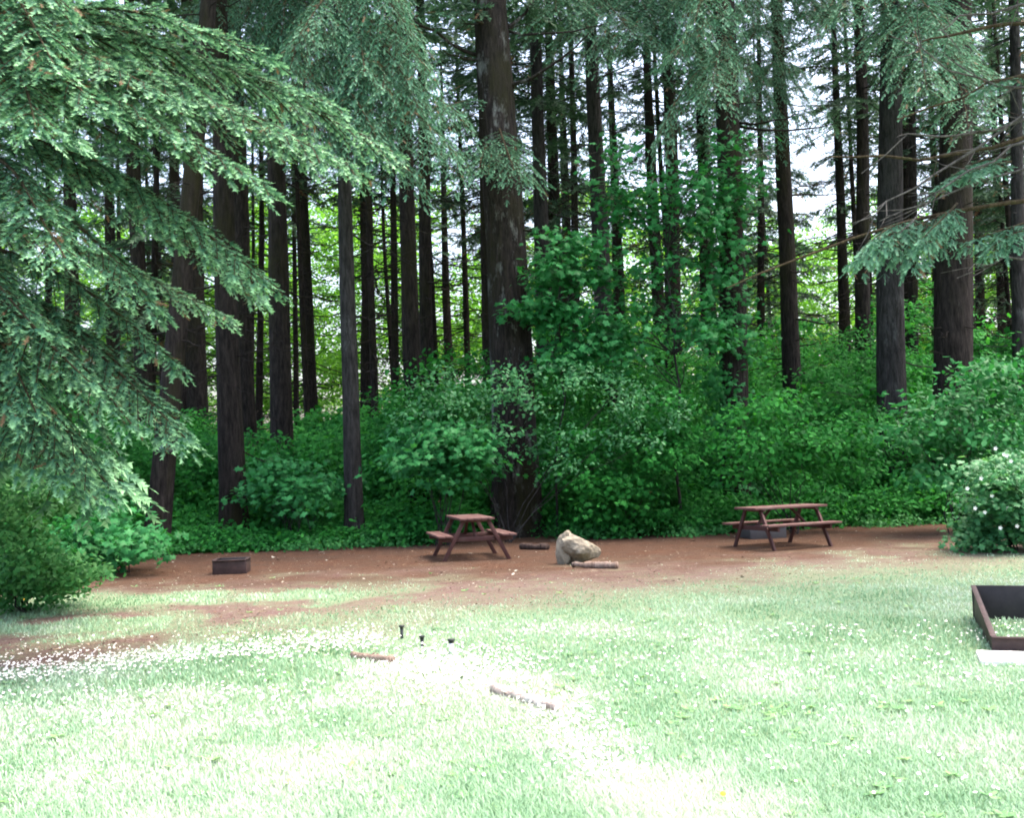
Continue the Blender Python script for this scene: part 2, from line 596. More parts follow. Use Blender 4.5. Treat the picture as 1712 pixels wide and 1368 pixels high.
def conifer(name, label, cat, xt, yt, xb, yb, w, Y, bark='bark', crown_from=None, dead=2.2, group=None, H=None, deadlen=1.5, seed=0, flare=0.35, moss_limb=()):
    g = np.random.default_rng(1000 + seed)
    A, B = unproj(xt, yt, Y), unproj(xb, yb, Y)
    dirv = (A - B) / (A[2] - B[2])
    base = B + dirv * (0 - B[2])
    H = H or g.uniform(26, 31)
    zm = (max(A[2], 0) + max(B[2], 0)) / 2
    rm = w * Y / F / 2
    prof = lambda z: (1 - z / (H * 1.05)) ** 0.75
    r0 = rm / prof(zm)
    t = empty(name, base)
    tag(t, label, cat, group)
    zs = np.concatenate([[-0.25, 0.0, 0.25, 0.6, 1.2], np.linspace(2.2, H, 16)])
    ax = np.stack([dirv[0] * zs, 0 * zs, zs], -1)
    far_z = np.clip(zs - 13, 0, None)
    ax[:, 0] -= dirv[0] * far_z * 0.6
    bow = g.normal(size=2) * 0.05
    ax[:, 0] += bow[0] * np.sin(zs * 0.35) * min(1, 3 * rm)
    ax[:, 1] += bow[1] * np.sin(zs * 0.3)
    rad = r0 * prof(np.clip(zs, 0, H)) * (1 + flare * np.exp(-np.clip(zs, 0, None) / 0.55))
    mb = MB()
    mb.tube(ax, rad, 14, True, wob=0.035)
    cf = crown_from if crown_from is not None else g.uniform(12.0, 16.0)

    def axis(z):
        return np.array([np.interp(z, zs, ax[:, 0]), np.interp(z, zs, ax[:, 1]), z])
    z = g.uniform(2.0, 3.5)
    while z < cf + 4 and dead > 0:
        a = g.uniform(0, 2 * math.pi)
        ln = deadlen * g.uniform(0.35, 1.25) * min(1, 0.35 + z / 9)
        r = np.interp(z, zs, rad)
        d = np.array([math.cos(a), math.sin(a), g.uniform(-0.35, 0.15)])
        u = np.linspace(0, 1, 5)
        pts = axis(z) + d * (r * 0.7 + ln * u)[:, None]
        pts[:, 2] += ln * (g.uniform(-0.25, 0.1) * u + g.uniform(0, 0.3) * u ** 3)
        pts[1:] += g.normal(size=(4, 3)) * ln * 0.025
        th = g.uniform(0.012, 0.022) * (0.7 + 0.4 * ln)
        mb.tube(pts, np.linspace(th, th * 0.3, 5), 4, False)
        for _ in range(int(ln * 3)):
            f = g.uniform(0.3, 0.95)
            o = np.array([np.interp(f, u, pts[:, i]) for i in range(3)])
            dd = norm(d + g.normal(size=3) * 0.6) * ln * g.uniform(0.15, 0.4)
            mb.tube(np.stack([o, o + dd * 0.5 + [0, 0, -0.02], o + dd + [0, 0, -0.06]]), np.array([0.6, 0.4, 0.2]) * th * 0.7, 3, False)
        z += g.exponential(1 / dead)
    for (ox, oy, ex, ey, dY, th) in moss_limb:
        p, q = unproj(ox, oy, Y) - base, unproj(ex, ey, Y + dY) - base
        u = np.linspace(0, 1, 7)
        pts = p + (q - p) * u[:, None] + np.outer(np.sin(math.pi * u), [0, 0, -0.07 * np.linalg.norm(q - p)])
        pts[1:-1] += g.normal(size=(5, 3)) * 0.03
        mb.tube(pts, np.linspace(th, th * 0.3, 7), 6, False)
    mb.build("trunk", M[bark], t, True)
    cr = bpy.data.objects.new("crown", CROWNS[seed % 4])
    COL.objects.link(cr)
    cr.parent = t
    cr.location = axis(cf).tolist()
    s = (H - cf + 0.6) / CROWN_H
    sc = g.uniform(0.85, 1.15) * (0.8 + 0.25 * min(1.2, rm / 0.25))
    cr.scale = (sc, sc, s)
    cr.rotation_euler.z = g.uniform(0, 6.28)
    return t, base


#  label | x,y up the trunk | x,y low on it | width in px | distance | bark
TREES = [
    ("leaning grey brown trunk with a dark strap, standing where dirt meets brush on the left", 292, 590, 262, 900, 37, 22.5, 'bark'),
    ("thick dark trunk just behind the small fire box, rising straight from the ferns", 379, 480, 391, 885, 40, 24.5, 'bark'),
    ("brown mossy trunk half hidden behind the thick dark one beyond the fire box", 402, 400, 416, 760, 33, 31, 'bark'),
    ("dark blotched trunk standing alone between the trunk pair and the slim grey trunk", 463, 300, 473, 735, 34, 29, 'bark'),
    ("thin black trunk set back between the blotched trunk and the slim grey trunk", 506, 290, 517, 590, 17, 46, 'bark'),
    ("slim straight grey trunk that meets the dirt left of the end-on picnic table", 576, 300, 593, 880, 27, 24, 'bark_grey'),
    ("thin black trunk close behind the right side of the slim straight grey trunk", 612, 290, 615, 600, 18, 45, 'bark'),
    ("mossy brown front trunk of the close pair above the end-on picnic table", 680, 320, 695, 690, 29, 28, 'bark'),
    ("paler rear trunk of the close pair above the end-on picnic table", 709, 330, 714, 610, 22, 33, 'bark'),
    ("very thin dark trunk between the close pair and the huge central fir", 742, 300, 749, 580, 12, 58, 'bark'),
    ("narrow dark trunk tucked against the left flank of the huge central fir", 811, 330, 814, 480, 18, 40, 'bark'),
    ("mossy straight trunk close behind the right flank of the huge central fir", 897, 60, 910, 600, 24, 33, 'bark_grey'),
    ("dark trunk right behind the mossy one beside the huge central fir", 920, 100, 930, 490, 19, 41, 'bark'),
    ("thinnest dark stem between the huge central fir and the curved grey trunk", 943, 150, 947, 480, 11, 62, 'bark'),
    ("curved grey lichened trunk leaning left over the maple leaves", 985, 60, 1017, 640, 28, 31, 'bark_grey'),
    ("thin dark stem just right of the curved grey lichened trunk", 1021, 100, 1034, 560, 13, 55, 'bark'),
    ("dark leaning trunk in the middle of the tall maple foliage", 1081, 100, 1102, 540, 18, 40, 'bark'),
    ("brown twin-looking trunk behind the maple foliage, wider than the leaning one beside it", 1115, 100, 1129, 580, 24, 36, 'bark'),
    ("slender trunk directly left of the ivy-clad trunk", 1171, 60, 1181, 450, 18, 42, 'bark'),
    ("smooth brown trunk standing clear in the gap right of the ivy-clad trunk", 1300, 20, 1321, 580, 25, 32, 'bark'),
    ("slender dark trunk leftmost of three before the wide pale grey trunk", 1399, 100, 1413, 600, 15, 46, 'bark'),
    ("dark straight trunk directly left of the wide pale grey trunk", 1437, 100, 1448, 650, 23, 34, 'bark'),
    ("wide pale grey trunk with smooth lichened bark behind the right picnic table", 1487, 150, 1494, 600, 42, 27, 'bark_grey'),
    ("narrow brown trunk touching the right side of the wide pale grey trunk", 1513, 200, 1520, 600, 17, 40, 'bark'),
    ("thin dark stem between the wide pale grey trunk and the massive black trunk", 1561, 150, 1566, 480, 12, 56, 'bark'),
    ("massive black trunk, thickest on the right, behind the flowering bush", 1600, 30, 1593, 650, 56, 26, 'bark'),
    ("thin trunk just right of the massive black trunk", 1634, 300, 1640, 580, 14, 50, 'bark'),
    ("thin dark stem in the bright gap near the right edge", 1668, 300, 1676, 560, 14, 52, 'bark'),
    ("grey trunk cut by the right edge of the photo", 1698, 60, 1703, 550, 20, 30, 'bark_grey'),
    ("dark trunk showing above the big drooping branches in the top left corner", 115, 10, 120, 600, 20, 38, 'bark'),
    ("thin feathery trunk second from the top left corner, against white sky", 180, 10, 188, 600, 15, 48, 'bark'),
    ("black bare trunk against white sky above the drooping branches", 212, 10, 240, 650, 23, 36, 'bark'),
    ("slender dark stem right of the black bare trunk at the top left", 279, 20, 305, 600, 17, 45, 'bark'),
    ("broad shaded trunk behind hanging sprays at the top left", 312, 20, 332, 620, 26, 37, 'bark'),
]
for i, (lab, xt, yt, xb, yb, w, Y, bk) in enumerate(TREES):
    conifer("conifer_tree", lab, "tree", xt, yt, xb, yb, w, Y, bk, seed=i, group="tall conifers in the wood", dead=4.0 if Y > 30 else 2.2, deadlen=1.9 if Y > 30 else 1.5)

main_tree, main_base = conifer("fir_tree", "huge central fir with thick dark trunk, pale lichen patch and bare mossy limbs", "tree",
                               827, 50, 862, 850, 69, 25, 'bark_main', seed=61, dead=1.4, deadlen=1.3, H=34, crown_from=12.5, group="tall conifers in the wood",
                               moss_limb=[(835, 150, 985, 55, -1.2, 0.055), (808, 95, 640, -8, -1.0, 0.05), (815, 98, 740, 82, -0.8, 0.04),
                                          (850, 45, 900, -20, 0.6, 0.06), (850, 52, 1010, 40, -0.6, 0.035), (830, 232, 770, 215, -0.6, 0.03),
                                          (850, 385, 890, 350, -0.5, 0.03), (830, 385, 670, 383, -0.8, 0.022), (860, 435, 915, 460, -1.0, 0.025)])
ivy_tree, ivy_base = conifer("fir_tree", "dark trunk clothed in ivy and maple leaves, left of the side-on picnic table", "tree",
                             1215, 20, 1228, 780, 42, 25.5, 'bark', seed=62, dead=1.5, group="tall conifers in the wood",
                             moss_limb=[(1230, 210, 1400, 205, -0.8, 0.04), (1230, 205, 1330, 190, -1.2, 0.04)])
mb = MB()
for z in np.arange(0.6, 8.4, 0.22):
    for _ in range(2):
        a = rng.uniform(math.pi, 2 * math.pi)
        r = 0.36
        leaf_blob(mb, (math.cos(a) * r - 0.005 * z, math.sin(a) * r, z), (0.22, 0.18, 0.2), 28, 0.13, 'maple', 0.3, 7, (0, -0.8, 0.6))
mb.build("ivy", M['leaf_maple'], ivy_tree)

# slender trees deeper in the wood; nothing tells them apart
g = np.random.default_rng(5)
deep = []
tries = 0
while len(deep) < 52 and tries < 4000:
    tries += 1
    Y = g.uniform(37, 58)
    X = g.uniform(-0.56, 0.56) * Y
    if all((X - a) ** 2 + (Y - b) ** 2 > 2.6 ** 2 for a, b in deep):
        deep.append((X, Y))
for i, (X, Y) in enumerate(deep):
    px, py = project(np.array([X, Y, 6.0]))
    px2, py2 = project(np.array([X + g.normal() * 0.15, Y, 1.0]))
    conifer("conifer_tree", "slender dark conifer far back among the other trunks", "tree", float(px), float(py), float(px2), float(py2),
            g.uniform(0.2, 0.4) * F / Y, Y, 'bark', seed=200 + i, group="slender conifers deep in the wood", dead=5, deadlen=2.3, crown_from=g.uniform(12, 16) if -0.28 < X / Y < -0.03 else g.uniform(6.5, 12.5))

# ------------------------------------------------------------------ conifers with needled boughs in front
def bough_tree_parts(parent_t, base, boughs, Y, mat='needle_blue', name="crown", tw=TW_MID, twl=0.15, step2=0.15, step3=0.1, width=0.33):
    f = MB()
    for b in boughs:
        w = MB()
        x0, y0, x1, y1, dY0, dY1 = b[:6]
        hang = b[6] if len(b) > 6 else 0.7
        wd = b[7] if len(b) > 7 else 1.0
        p, q = unproj(x0, y0, Y + dY0) - base, unproj(x1, y1, Y + dY1) - base
        L = np.linalg.norm(q - p)
        spray(f, w, p, q, width * L * wd + 0.1, 0.1, hang, tw, twl, step2, step3, 0.1, 0.03, 0)
        w.build("bough", M['limb'], parent_t, True)
    f.build(name, M[mat], parent_t)


objs = {o.get("label"): o for o in COL.objects if o.get("label")}


def T(start):
    for l, o in objs.items():
        if l.startswith(start):
            return o, np.array(o.location)


t_, b_ = T("slim straight grey")
bough_tree_parts(t_, b_, [(578, -60, 700, 70, 0, -3, .9), (578, 0, 720, 120, 0, -3.5, .9), (578, 60, 700, 180, 0, -3.5, .9), (578, 100, 770, 190, 0, -3, .7),
                          (580, 140, 765, 260, 0, -4, .8), (580, 170, 690, 290, 0, -3.5, .8), (578, 180, 640, 250, 0, -4, .6), (575, 30, 480, 130, 0, -3, .8),
                          (575, 100, 500, 180, 0, -3.5, .8), (575, -40, 500, 60, 0, -3, .8), (577, 0, 610, 120, 0, -3.5, .9), (577, 200, 590, 275, 0, -3, .6),
                          (578, -100, 660, -10, 0, -3, .8), (576, 170, 500, 235, 0, -3.5, .6), (577, 80, 640, 150, 0, -3.5, .9)], 24)
t_, b_ = T("dark blotched trunk")
bough_tree_parts(t_, b_, [(455, -80, 530, 60, 0, -5, .9), (455, -20, 540, 130, 0, -5, .9), (455, -60, 400, 70, 0, -4.5, .9), (455, 40, 520, 190, 0, -5, .9), (455, 60, 390, 140, 0, -5, .8), (455, -100, 470, 60, 0, -5, .9),
                          (455, -60, 350, 10, 0, -5, .9)], 29)
bough_tree_parts(main_tree, main_base, [(822, 235, 885, 300, -.4, -2.2, .5, 1.3), (815, 245, 800, 285, -.4, -2.2, .5, 1.3), (835, 215, 860, 285, -.4, -2.6, .5, 1.2),
                                        (810, 40, 725, 20, -.3, -1.5, .3), (810, 170, 730, 190, -.3, -1.8, .4), (800, 270, 745, 262, -.3, -1.5, .5)], 25)
t_, b_ = T("curved grey lichened")
bough_tree_parts(t_, b_, [(984, -60, 1100, 50, 0, -6, .5), (984, -10, 1060, 60, 0, -7, .5), (984, -80, 1170, 20, 0, -6, .5), (984, 20, 1140, 85, 0, -6, .5), (984, -60, 930, 20, 0, -6, .5)], 31, width=0.4)
bough_tree_parts(ivy_tree, ivy_base, [(1214, 20, 1120, 90, -.3, -3, .6), (1214, 60, 1190, 140, -.3, -3.5, .8), (1214, 100, 1100, 230, -.3, -3, 1.1),
                                      (1214, -60, 1160, 40, -.3, -3.5, .8)], 25.5)
t_, b_ = T("smooth brown trunk")
bough_tree_parts(t_, b_, [(1301, 40, 1240, 140, 0, -5, .8, 1.3), (1303, 110, 1260, 205, 0, -5, .9, 1.4), (1300, -60, 1380, 30, 0, -6, .8), (1300, -80, 1240, 20, 0, -6, .8)], 32)
t_, b_ = T("wide pale grey")
bough_tree_parts(t_, b_, [(1487, -80, 1400, 30, 0, -4, .6), (1487, -40, 1590, 60, 0, -5, .5), (1487, 10, 1620, 120, 0, -5, .5), (1500, 90, 1620, 215, 0, -6, .4, .7),
                          (1487, 30, 1550, 150, 0, -6, .5, .8)], 27, width=0.33)

# conifer just outside the right edge whose bare and needled limbs reach into the photo
Yr = 13.0
rb = unproj(1905, 400, Yr)
rb[2] = 0
rt = empty("conifer_tree", rb)
tag(rt, "conifer at the right edge reaching in with bare grey limbs and flat hanging sprays", "tree", "edge conifers with low boughs")
mbt = MB()
zz = np.linspace(-0.2, 17, 14)
mbt.tube(np.stack([0 * zz, 0 * zz, zz], -1), 0.3 * (1 - zz / 19) ** 0.8, 14, True, wob=0.03)
mbt.build("trunk", M['bark'], rt, True)
wl, wd, fo = MB(), MB(), MB()


def limb(mbx, pts_px, th, n=9, rough=0.03):
    P = np.array([unproj(x, y, Y) - rb for x, y, Y in pts_px])
    u = np.linspace(0, 1, len(P))
    uu = np.linspace(0, 1, n)
    Q = np.stack([np.interp(uu, u, P[:, i]) for i in range(3)], -1)
    Q[1:-1] += rng.normal(size=(n - 2, 3)) * rough
    mbx.tube(Q, np.linspace(th, th * 0.25, n), 6, False)
    return Q


limbs_main = [[(1905, 300, 13), (1712, 335, 12.6), (1580, 358, 12.3), (1450, 392, 12), (1300, 445, 11.8), (1215, 482, 11.7)],
              [(1905, 10, 13), (1712, 45, 12.5), (1600, 60, 12.3), (1540, 70, 12.2)],
              [(1905, 90, 13), (1712, 130, 12.4), (1650, 140, 12.2), (1500, 200, 12)],
              [(1905, 170, 13), (1712, 235, 12.5), (1600, 262, 12.3), (1480, 262, 12.1), (1380, 262, 12)]]
for L_ in limbs_main:
    Q = limb(wl, L_, 0.035)
limbs_dead = [[(1905, 60, 12.5), (1712, 190, 12), (1560, 290, 11.8), (1480, 340, 11.7), (1420, 375, 11.6)],
              [(1905, 200, 12.5), (1712, 240, 12), (1600, 300, 11.8), (1500, 395, 11.7)],
              [(1905, 100, 12.5), (1712, 150, 12.1), (1620, 130, 12), (1490, 60, 11.9)],
              [(1905, 250, 12.5), (1712, 280, 12), (1580, 330, 11.8), (1470, 370, 11.7)],
              [(1905, 220, 12.4), (1712, 200, 12), (1600, 235, 11.9), (1520, 225, 11.8), (1440, 290, 11.8)],
              [(1905, 380, 12.4), (1712, 420, 12), (1600, 465, 11.9)],
              [(1905, -50, 12.4), (1712, 10, 12), (1590, 40, 11.9), (1570, 50, 11.8)]]
for L_ in limbs_dead:
    Q = limb(wd, L_, 0.022)
    for _ in range(9):
        i = rng.integers(2, 8)
        d = norm(Q[i + 1 if i < 8 else i] - Q[i - 1]) + rng.normal(size=3) * 0.5
        e = Q[i] + norm(d) * rng.uniform(0.15, 0.6)
        wd.tube(np.stack([Q[i], (Q[i] + e) / 2 + rng.normal(size=3) * 0.02, e]), [0.008, 0.005, 0.002], 4, False)
for (x0, y0, x1, y1, Y0, Y1, hg, wv) in [
        (1590, 355, 1425, 440, 12.3, 11.8, 1.0, .42), (1600, 350, 1470, 400, 12.3, 11.6, 1.1, .42), (1570, 360, 1520, 440, 12.2, 11.5, .8, .36), (1540, 365, 1440, 420, 12.1, 11.4, 1.0, .4),
        (1600, 340, 1540, 400, 12.3, 11.4, 1.0, .35), (1680, 265, 1570, 310, 12.3, 11.9, .6, .3), (1690, 270, 1620, 290, 12.3, 11.8, .6, .25), (1720, 370, 1610, 405, 12.3, 12, .7, .3), (1740, 380, 1650, 420, 12.3, 11.9, .8, .3),
        (1720, 130, 1640, 150, 12.3, 12, .5, .2)]:
    spray(fo, wl, unproj(x0, y0, Y0) - rb, unproj(x1, y1, Y1) - rb, wv, 0.05, hg, TW_MID, 0.12, 0.085, 0.07, 0.12, 0.015)
for i in range(60):                            # upper crown, above the frame
    z = 8.6 + i * 0.14
    a = i * 2.4
    ln = 3.0 * (1 - (z - 6) / 12) * rng.uniform(0.7, 1.1) + 0.3
    spray(fo, wl, (0, 0, z), (math.cos(a) * ln, math.sin(a) * ln, z - 0.1 * ln), ln * 0.35, 0.08, 0.3, TW_FAR, 0.4, 0.3, 0.28, 0.15, 0.03)
fo.build("crown", M['needle_blue'], rt)
wl.build("limb", M['limb'], rt, True)
wd.build("dead_limb", M['deadwood'], rt, True)

# the big drooping conifer on the left
Yl = 10.0
lb = unproj(-70, 700, Yl)
lb[2] = 0
lt = empty("conifer_tree", lb)
tag(lt, "large drooping conifer with pale new tips filling the left side of the photo", "tree", "edge conifers with low boughs")
mbt = MB()
zz = np.linspace(-0.2, 15, 14)
mbt.tube(np.stack([0 * zz, 0 * zz, zz], -1), 0.27 * (1 - zz / 16.5) ** 0.8, 14, True, wob=0.03)
mbt.build("trunk", M['bark'], lt, True)
fo, wl = MB(), MB()
explicit = [  # limb start on the trunk, tip, distances
    (-70, 60, 455, 112, 10, 9.6, .3), (-70, -120, 120, 50, 10, 9, .5), (-70, 60, 560, 190, 10, 9.8, .45), (-70, 20, 660, 270, 10, 10, .5), (-70, 40, 520, 260, 10, 9, .6),
    (-70, 80, 600, 300, 10, 9.4, .6), (-70, 120, 450, 330, 10, 8.8, .6), (-70, 200, 440, 480, 10, 9.2, .7), (-70, 230, 430, 505, 10, 9.8, .6),
    (-70, 300, 110, 445, 10, 8, .6), (-70, 330, 260, 520, 10, 8.9, .8), (-70, 400, 300, 620, 10, 9.4, .9), (-70, 470, 300, 738, 10, 9.2, .8),
    (-70, 520, 220, 720, 10, 8.8, 1.0), (-70, 450, 150, 650, 10, 8.6, 1.0), (-70, 590, 150, 830, 10, 9.5, 1.0), (-70, 540, 185, 830, 10, 9.0, 1.0), (-70, 620, 110, 800, 10, 8.9, 1.1), (-70, 560, 200, 770, 10, 9.8, 1.0), (-70, 430, 310, 745, 10, 9.0, 0.6), (-70, 500, 240, 690, 10, 10.3, .9),
    (-70, -180, 80, 10, 10, 8.6, .5), (-70, -100, 90, 120, 10, 8.3, .6), (-70, 60, 180, 200, 10, 8.4, .6), (-70, 100, 60, 230, 10, 8, .6),
    (-70, 250, 60, 360, 10, 8.2, .7), (-70, 380, 60, 560, 10, 8.3, .9), (-70, 500, 60, 700, 10, 8.5, 1.1), (-70, 120, 300, 250, 10, 9.6, .6),
    (-70, 350, 380, 540, 10, 10.4, .8), (-70, 0, 300, 180, 10, 8.8, .6), (-70, 160, 240, 260, 10, 9, .7), ]
for (x0, y0, x1, y1, Y0, Y1, hg) in explicit:
    p, q = unproj(x0, y0, Y0) - lb, unproj(x1, y1, Y1) - lb
    spray(fo, wl, p, q, 0.2 * np.linalg.norm(q - p) + 0.12, 0.1, hg * 0.5, TW_NEAR, 0.105, 0.1, 0.062, 0.1, 0.03, 0.02)
for i in range(70):                            # the rest of the crown, round the back and above the frame
    z = 2.6 + i * 0.17
    a = 1.5 + (i * 2.4) % 2.3
    ln = 3.6 * (1 - z / 15.5) ** 0.8 * rng.uniform(0.7, 1.1) + 0.3
    spray(fo, wl, (0, 0, z), (math.cos(a) * ln, math.sin(a) * ln, z - 0.3 * ln), ln * 0.3, 0.08, 0.6, TW_FAR, 0.34, 0.27, 0.22, 0.12, 0.03)
fo.build("crown", M['needle_near'], lt)
wl.build("boughs", M['limb'], lt, True)

# ------------------------------------------------------------------ undergrowth, shrubs, maples
def veg_front(px):
    return ground_at(px, poly(px, VEG_EDGE))


ug = MB()
g = np.random.default_rng(31)
for i in range(2700):
    px = g.uniform(-150, 1900)
    e = veg_front(px)
    dep = g.uniform(0, 1) ** 1.6 * 18 + 0.3
    X = e[0] * (e[1] + dep) / e[1]
    Y = e[1] + dep
    gap = fbm(np.array([X]), np.array([Y]), 3.2, 77)[0]
    hmax = np.interp(dep, [0, 0.8, 1.8, 3.2, 5.5, 9, 18], [0.3, 0.8, 1.7, 2.9, 4.0, 4.3, 4.8]) * (0.3 + 1.4 * gap)
    hmax *= np.interp(px, [0, 380, 450, 630, 700, 1000, 1250, 1712], [.75, .7, .6, .7, 1.1, 1.1, 1.1, 1.15])
    if px < 660 and dep < 3.2:
        hmax *= 0.5
    z = g.uniform(0.25, 1.0) * hmax
    s = g.uniform(0.35, 0.75) * np.interp(dep, [0, 3, 8], [0.5, 0.9, 1.2])
    leaf_blob(ug, (X, Y, z), (s, s * 0.8, s * g.uniform(0.35, 0.9)), int(190 * np.interp(dep, [0, 6, 17], [0.8, 1, .8])), np.interp(dep, [0, 6, 17], [0.1, 0.13, 0.19]) * g.uniform(0.65, 1.4),
              'oval' if g.random() < 0.75 else 'maple', 0.45, 10, (0, -0.45, 1.0), tone=(0.72 if dep > 6.5 and g.random() < 0.75 else None), g=g)  # deeper leaves get a lighter tone, painting in the backlit glow
undergrowth = ug.build("undergrowth", M['leaf_dark'])
tag(undergrowth, "dense dark green mass of brush filling the wood behind the clearing", "undergrowth", kind="stuff")

gc = MB()
for i in range(620):
    px = g.uniform(150, 1640)
    e = veg_front(px)
    dep = g.uniform(-0.25, 2.4) + (0.3 * math.sin(px * 0.02))
    X, Y = e[0] * (e[1] + dep) / e[1], e[1] + dep
    h = 0.1 + max(0, dep) * 0.16
    leaf_blob(gc, (X, Y, h * g.uniform(0.4, 1.1)), (0.35, 0.3, 0.12), 60, 0.085, 'oval', 0.3, 6, (0, -0.4, 1.0), g=g)
tag(gc.build("ground_cover", M['ground_leaf']), "low leafy plants edging the red dirt below the brush", "ground cover", kind="stuff")

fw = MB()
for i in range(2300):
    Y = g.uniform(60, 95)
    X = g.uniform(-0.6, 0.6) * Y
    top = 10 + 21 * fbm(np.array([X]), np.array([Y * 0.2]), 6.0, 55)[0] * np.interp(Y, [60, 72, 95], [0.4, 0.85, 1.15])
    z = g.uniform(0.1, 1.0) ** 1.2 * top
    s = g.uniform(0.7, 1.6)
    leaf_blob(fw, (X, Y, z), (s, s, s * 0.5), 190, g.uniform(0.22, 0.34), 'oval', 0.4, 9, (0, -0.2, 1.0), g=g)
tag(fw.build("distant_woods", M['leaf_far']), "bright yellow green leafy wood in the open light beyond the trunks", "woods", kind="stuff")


def stems(mb, tips, th, tall):
    """a few stems from the ground, or one slim trunk that forks, reaching into the leafy clumps"""
    tips = np.array(tips)

    def bend(a, b, r0, r1, n=6, wig=0.05):
        u = np.linspace(0, 1, n)
        P = a + (b - a) * u[:, None]
        P[:, 2] += 0.08 * np.sin(math.pi * u) * np.linalg.norm(b - a)
        P[1:-1] += g.normal(size=(n - 2, 3)) * wig
        mb.tube(P, np.linspace(r0, r1, n), 6, False)
        return P
    if tall:
        top = tips[np.argmax(tips[:, 2])]
        c = tips.mean(0)
        u = np.linspace(0, 1, 12)
        P = np.outer(np.sin(u * 1.5) , np.array([c[0], c[1], 0])) * 0.7 + np.outer(u, np.array([0, 0, top[2]]))
        P[1:] += g.normal(size=(11, 3)) * 0.05
        mb.tube(P, np.linspace(th, th * 0.25, 12), 7, False)
        for t in tips:
            i = int(np.clip(np.searchsorted(P[:, 2], t[2] * 0.75), 1, 11))
            bend(P[i], t, th * 0.35, th * 0.1)
    else:
        for t in tips[::max(1, len(tips) // 7)]:
            bend(g.normal(size=3) * np.array([0.12, 0.12, 0]), t * 0.95, th * 0.5, th * 0.15)


def shrub(name, label, cat, px, py, blobs, mat, size, kind='oval', n=220, cl=12, group=None, Yd=None, th=0.025, spread=1.0):
    """blobs: (px, py, dY, radius px) of each leafy clump, seen from the front"""
    base = ground_at(px, py)
    if Yd:
        base = unproj(px, py, Yd)
        base[2] = 0
    t = empty(name, base)
    tag(t, label, cat, group)
    f, w = MB(), MB()
    tips = []
    for (bx, by, dY, rp) in blobs:
        c = unproj(bx, by, base[1] + dY) - base
        r = rp * (base[1] + dY) / F
        c[2] = max(c[2], r * 0.3)
        leaf_blob(f, c, (r, r * 0.8, r * 0.6), n, size, kind, 0.5, cl, (0, -0.5, 1.0), g=g)
        tips.append(c)
    stems(w, tips, th, name == 'maple_tree')
    f.build("foliage", M[mat], t)
    w.build("stem", M['bark_grey'], t, True)
    return t, f


def ring(cx, cy, rx, ry, n, rp, dy=0.8, seed=3):
    gg = np.random.default_rng(seed)
    out = []
    for _ in range(n):
        a, r = gg.uniform(0, 6.28), math.sqrt(gg.random())
        out.append((cx + rx * r * math.cos(a), cy + ry * r * math.sin(a), gg.uniform(-dy, dy), rp * gg.uniform(0.7, 1.3)))
    return out


shrub("maple_tree", "slim young maple with big flat leaves climbing in front of the ivy-clad trunk", "tree", 1140, 880,
      ring(1120, 440, 130, 150, 24, 36, 1.4, 1) + ring(1090, 300, 100, 70, 9, 32, 1, 2) + ring(1200, 290, 55, 100, 8, 28, .8, 3) + ring(1080, 570, 130, 60, 14, 42, 1.2, 4), 'leaf_maple', 0.16, 'maple', 62, 6, Yd=24.2, th=0.04)
shrub("maple_tree", "low maple sapling with broad leaves standing against the right flank of the huge central fir", "tree", 930, 870,
      ring(960, 450, 50, 50, 9, 26, .6, 5) + ring(900, 520, 30, 25, 4, 18, .4, 6) + ring(960, 560, 60, 50, 8, 30, .6, 7), 'leaf_maple', 0.17, 'maple', 110, 6, Yd=24.0, th=0.03)
shrub("vine_maple", "arching shrub with pale shiny leaves crossing the foot of the huge central fir", "shrub", 850, 885,
      ring(800, 640, 110, 45, 16, 26, .6, 8) + ring(950, 650, 120, 40, 16, 26, .6, 9) + ring(720, 690, 50, 50, 7, 26, .5, 10) + ring(1090, 680, 70, 30, 7, 22, .5, 11) + ring(930, 740, 60, 60, 8, 24, .7, 33) + ring(800, 720, 40, 60, 6, 22, .7, 34) + ring(1040, 740, 70, 40, 6, 26, .7, 35), 'leaf_pale', 0.1, 'oval', 64, 6, Yd=22.8)
shrub("leafy_shrub", "blue green broad leaved bush left of the fir trunk, above the end-on picnic table", "shrub", 745, 890,
      ring(745, 760, 60, 40, 12, 32, .6, 12) + ring(700, 740, 40, 20, 5, 24, .5, 13), 'leaf_maple', 0.17, 'maple', 100, 6, Yd=22.6)
shrub("leafy_shrub", "spreading bush below the blotched trunk and the slim grey trunk", "shrub", 500, 900,
      ring(490, 820, 70, 45, 13, 30, .8, 14), 'leaf_maple', 0.15, 'maple', 110, 6, Yd=23.6)
shrub("leafy_shrub", "tall rounded bush crowding the base of the massive black trunk", "shrub", 1600, 860,
      ring(1600, 740, 110, 70, 26, 40, 1, 16) + ring(1680, 640, 60, 60, 10, 36, .8, 17), 'leaf_maple', 0.14, 'oval', 150, 8, Yd=21.5)
shrub("leafy_shrub", "wide bush of grey green leaves behind the side-on picnic table", "shrub", 1330, 880,
      ring(1330, 740, 130, 80, 28, 38, .8, 18), 'leaf_dark', 0.13, 'oval', 150, 8, Yd=22.6)
shrub("leafy_shrub", "tangled dark bush right of the huge central fir, behind the boulder", "shrub", 1040, 885,
      ring(1030, 790, 120, 70, 26, 36, .8, 36) + ring(1130, 720, 70, 60, 10, 34, .8, 37), 'leaf_dark', 0.12, 'maple', 110, 6, Yd=23.4)
shrub("leafy_shrub", "dark fern-like bush at the left end of the red dirt", "shrub", 200, 940,
      ring(165, 890, 75, 45, 18, 28, .8, 19), 'leaf_maple', 0.14, 'maple', 90, 6, Yd=18.5)
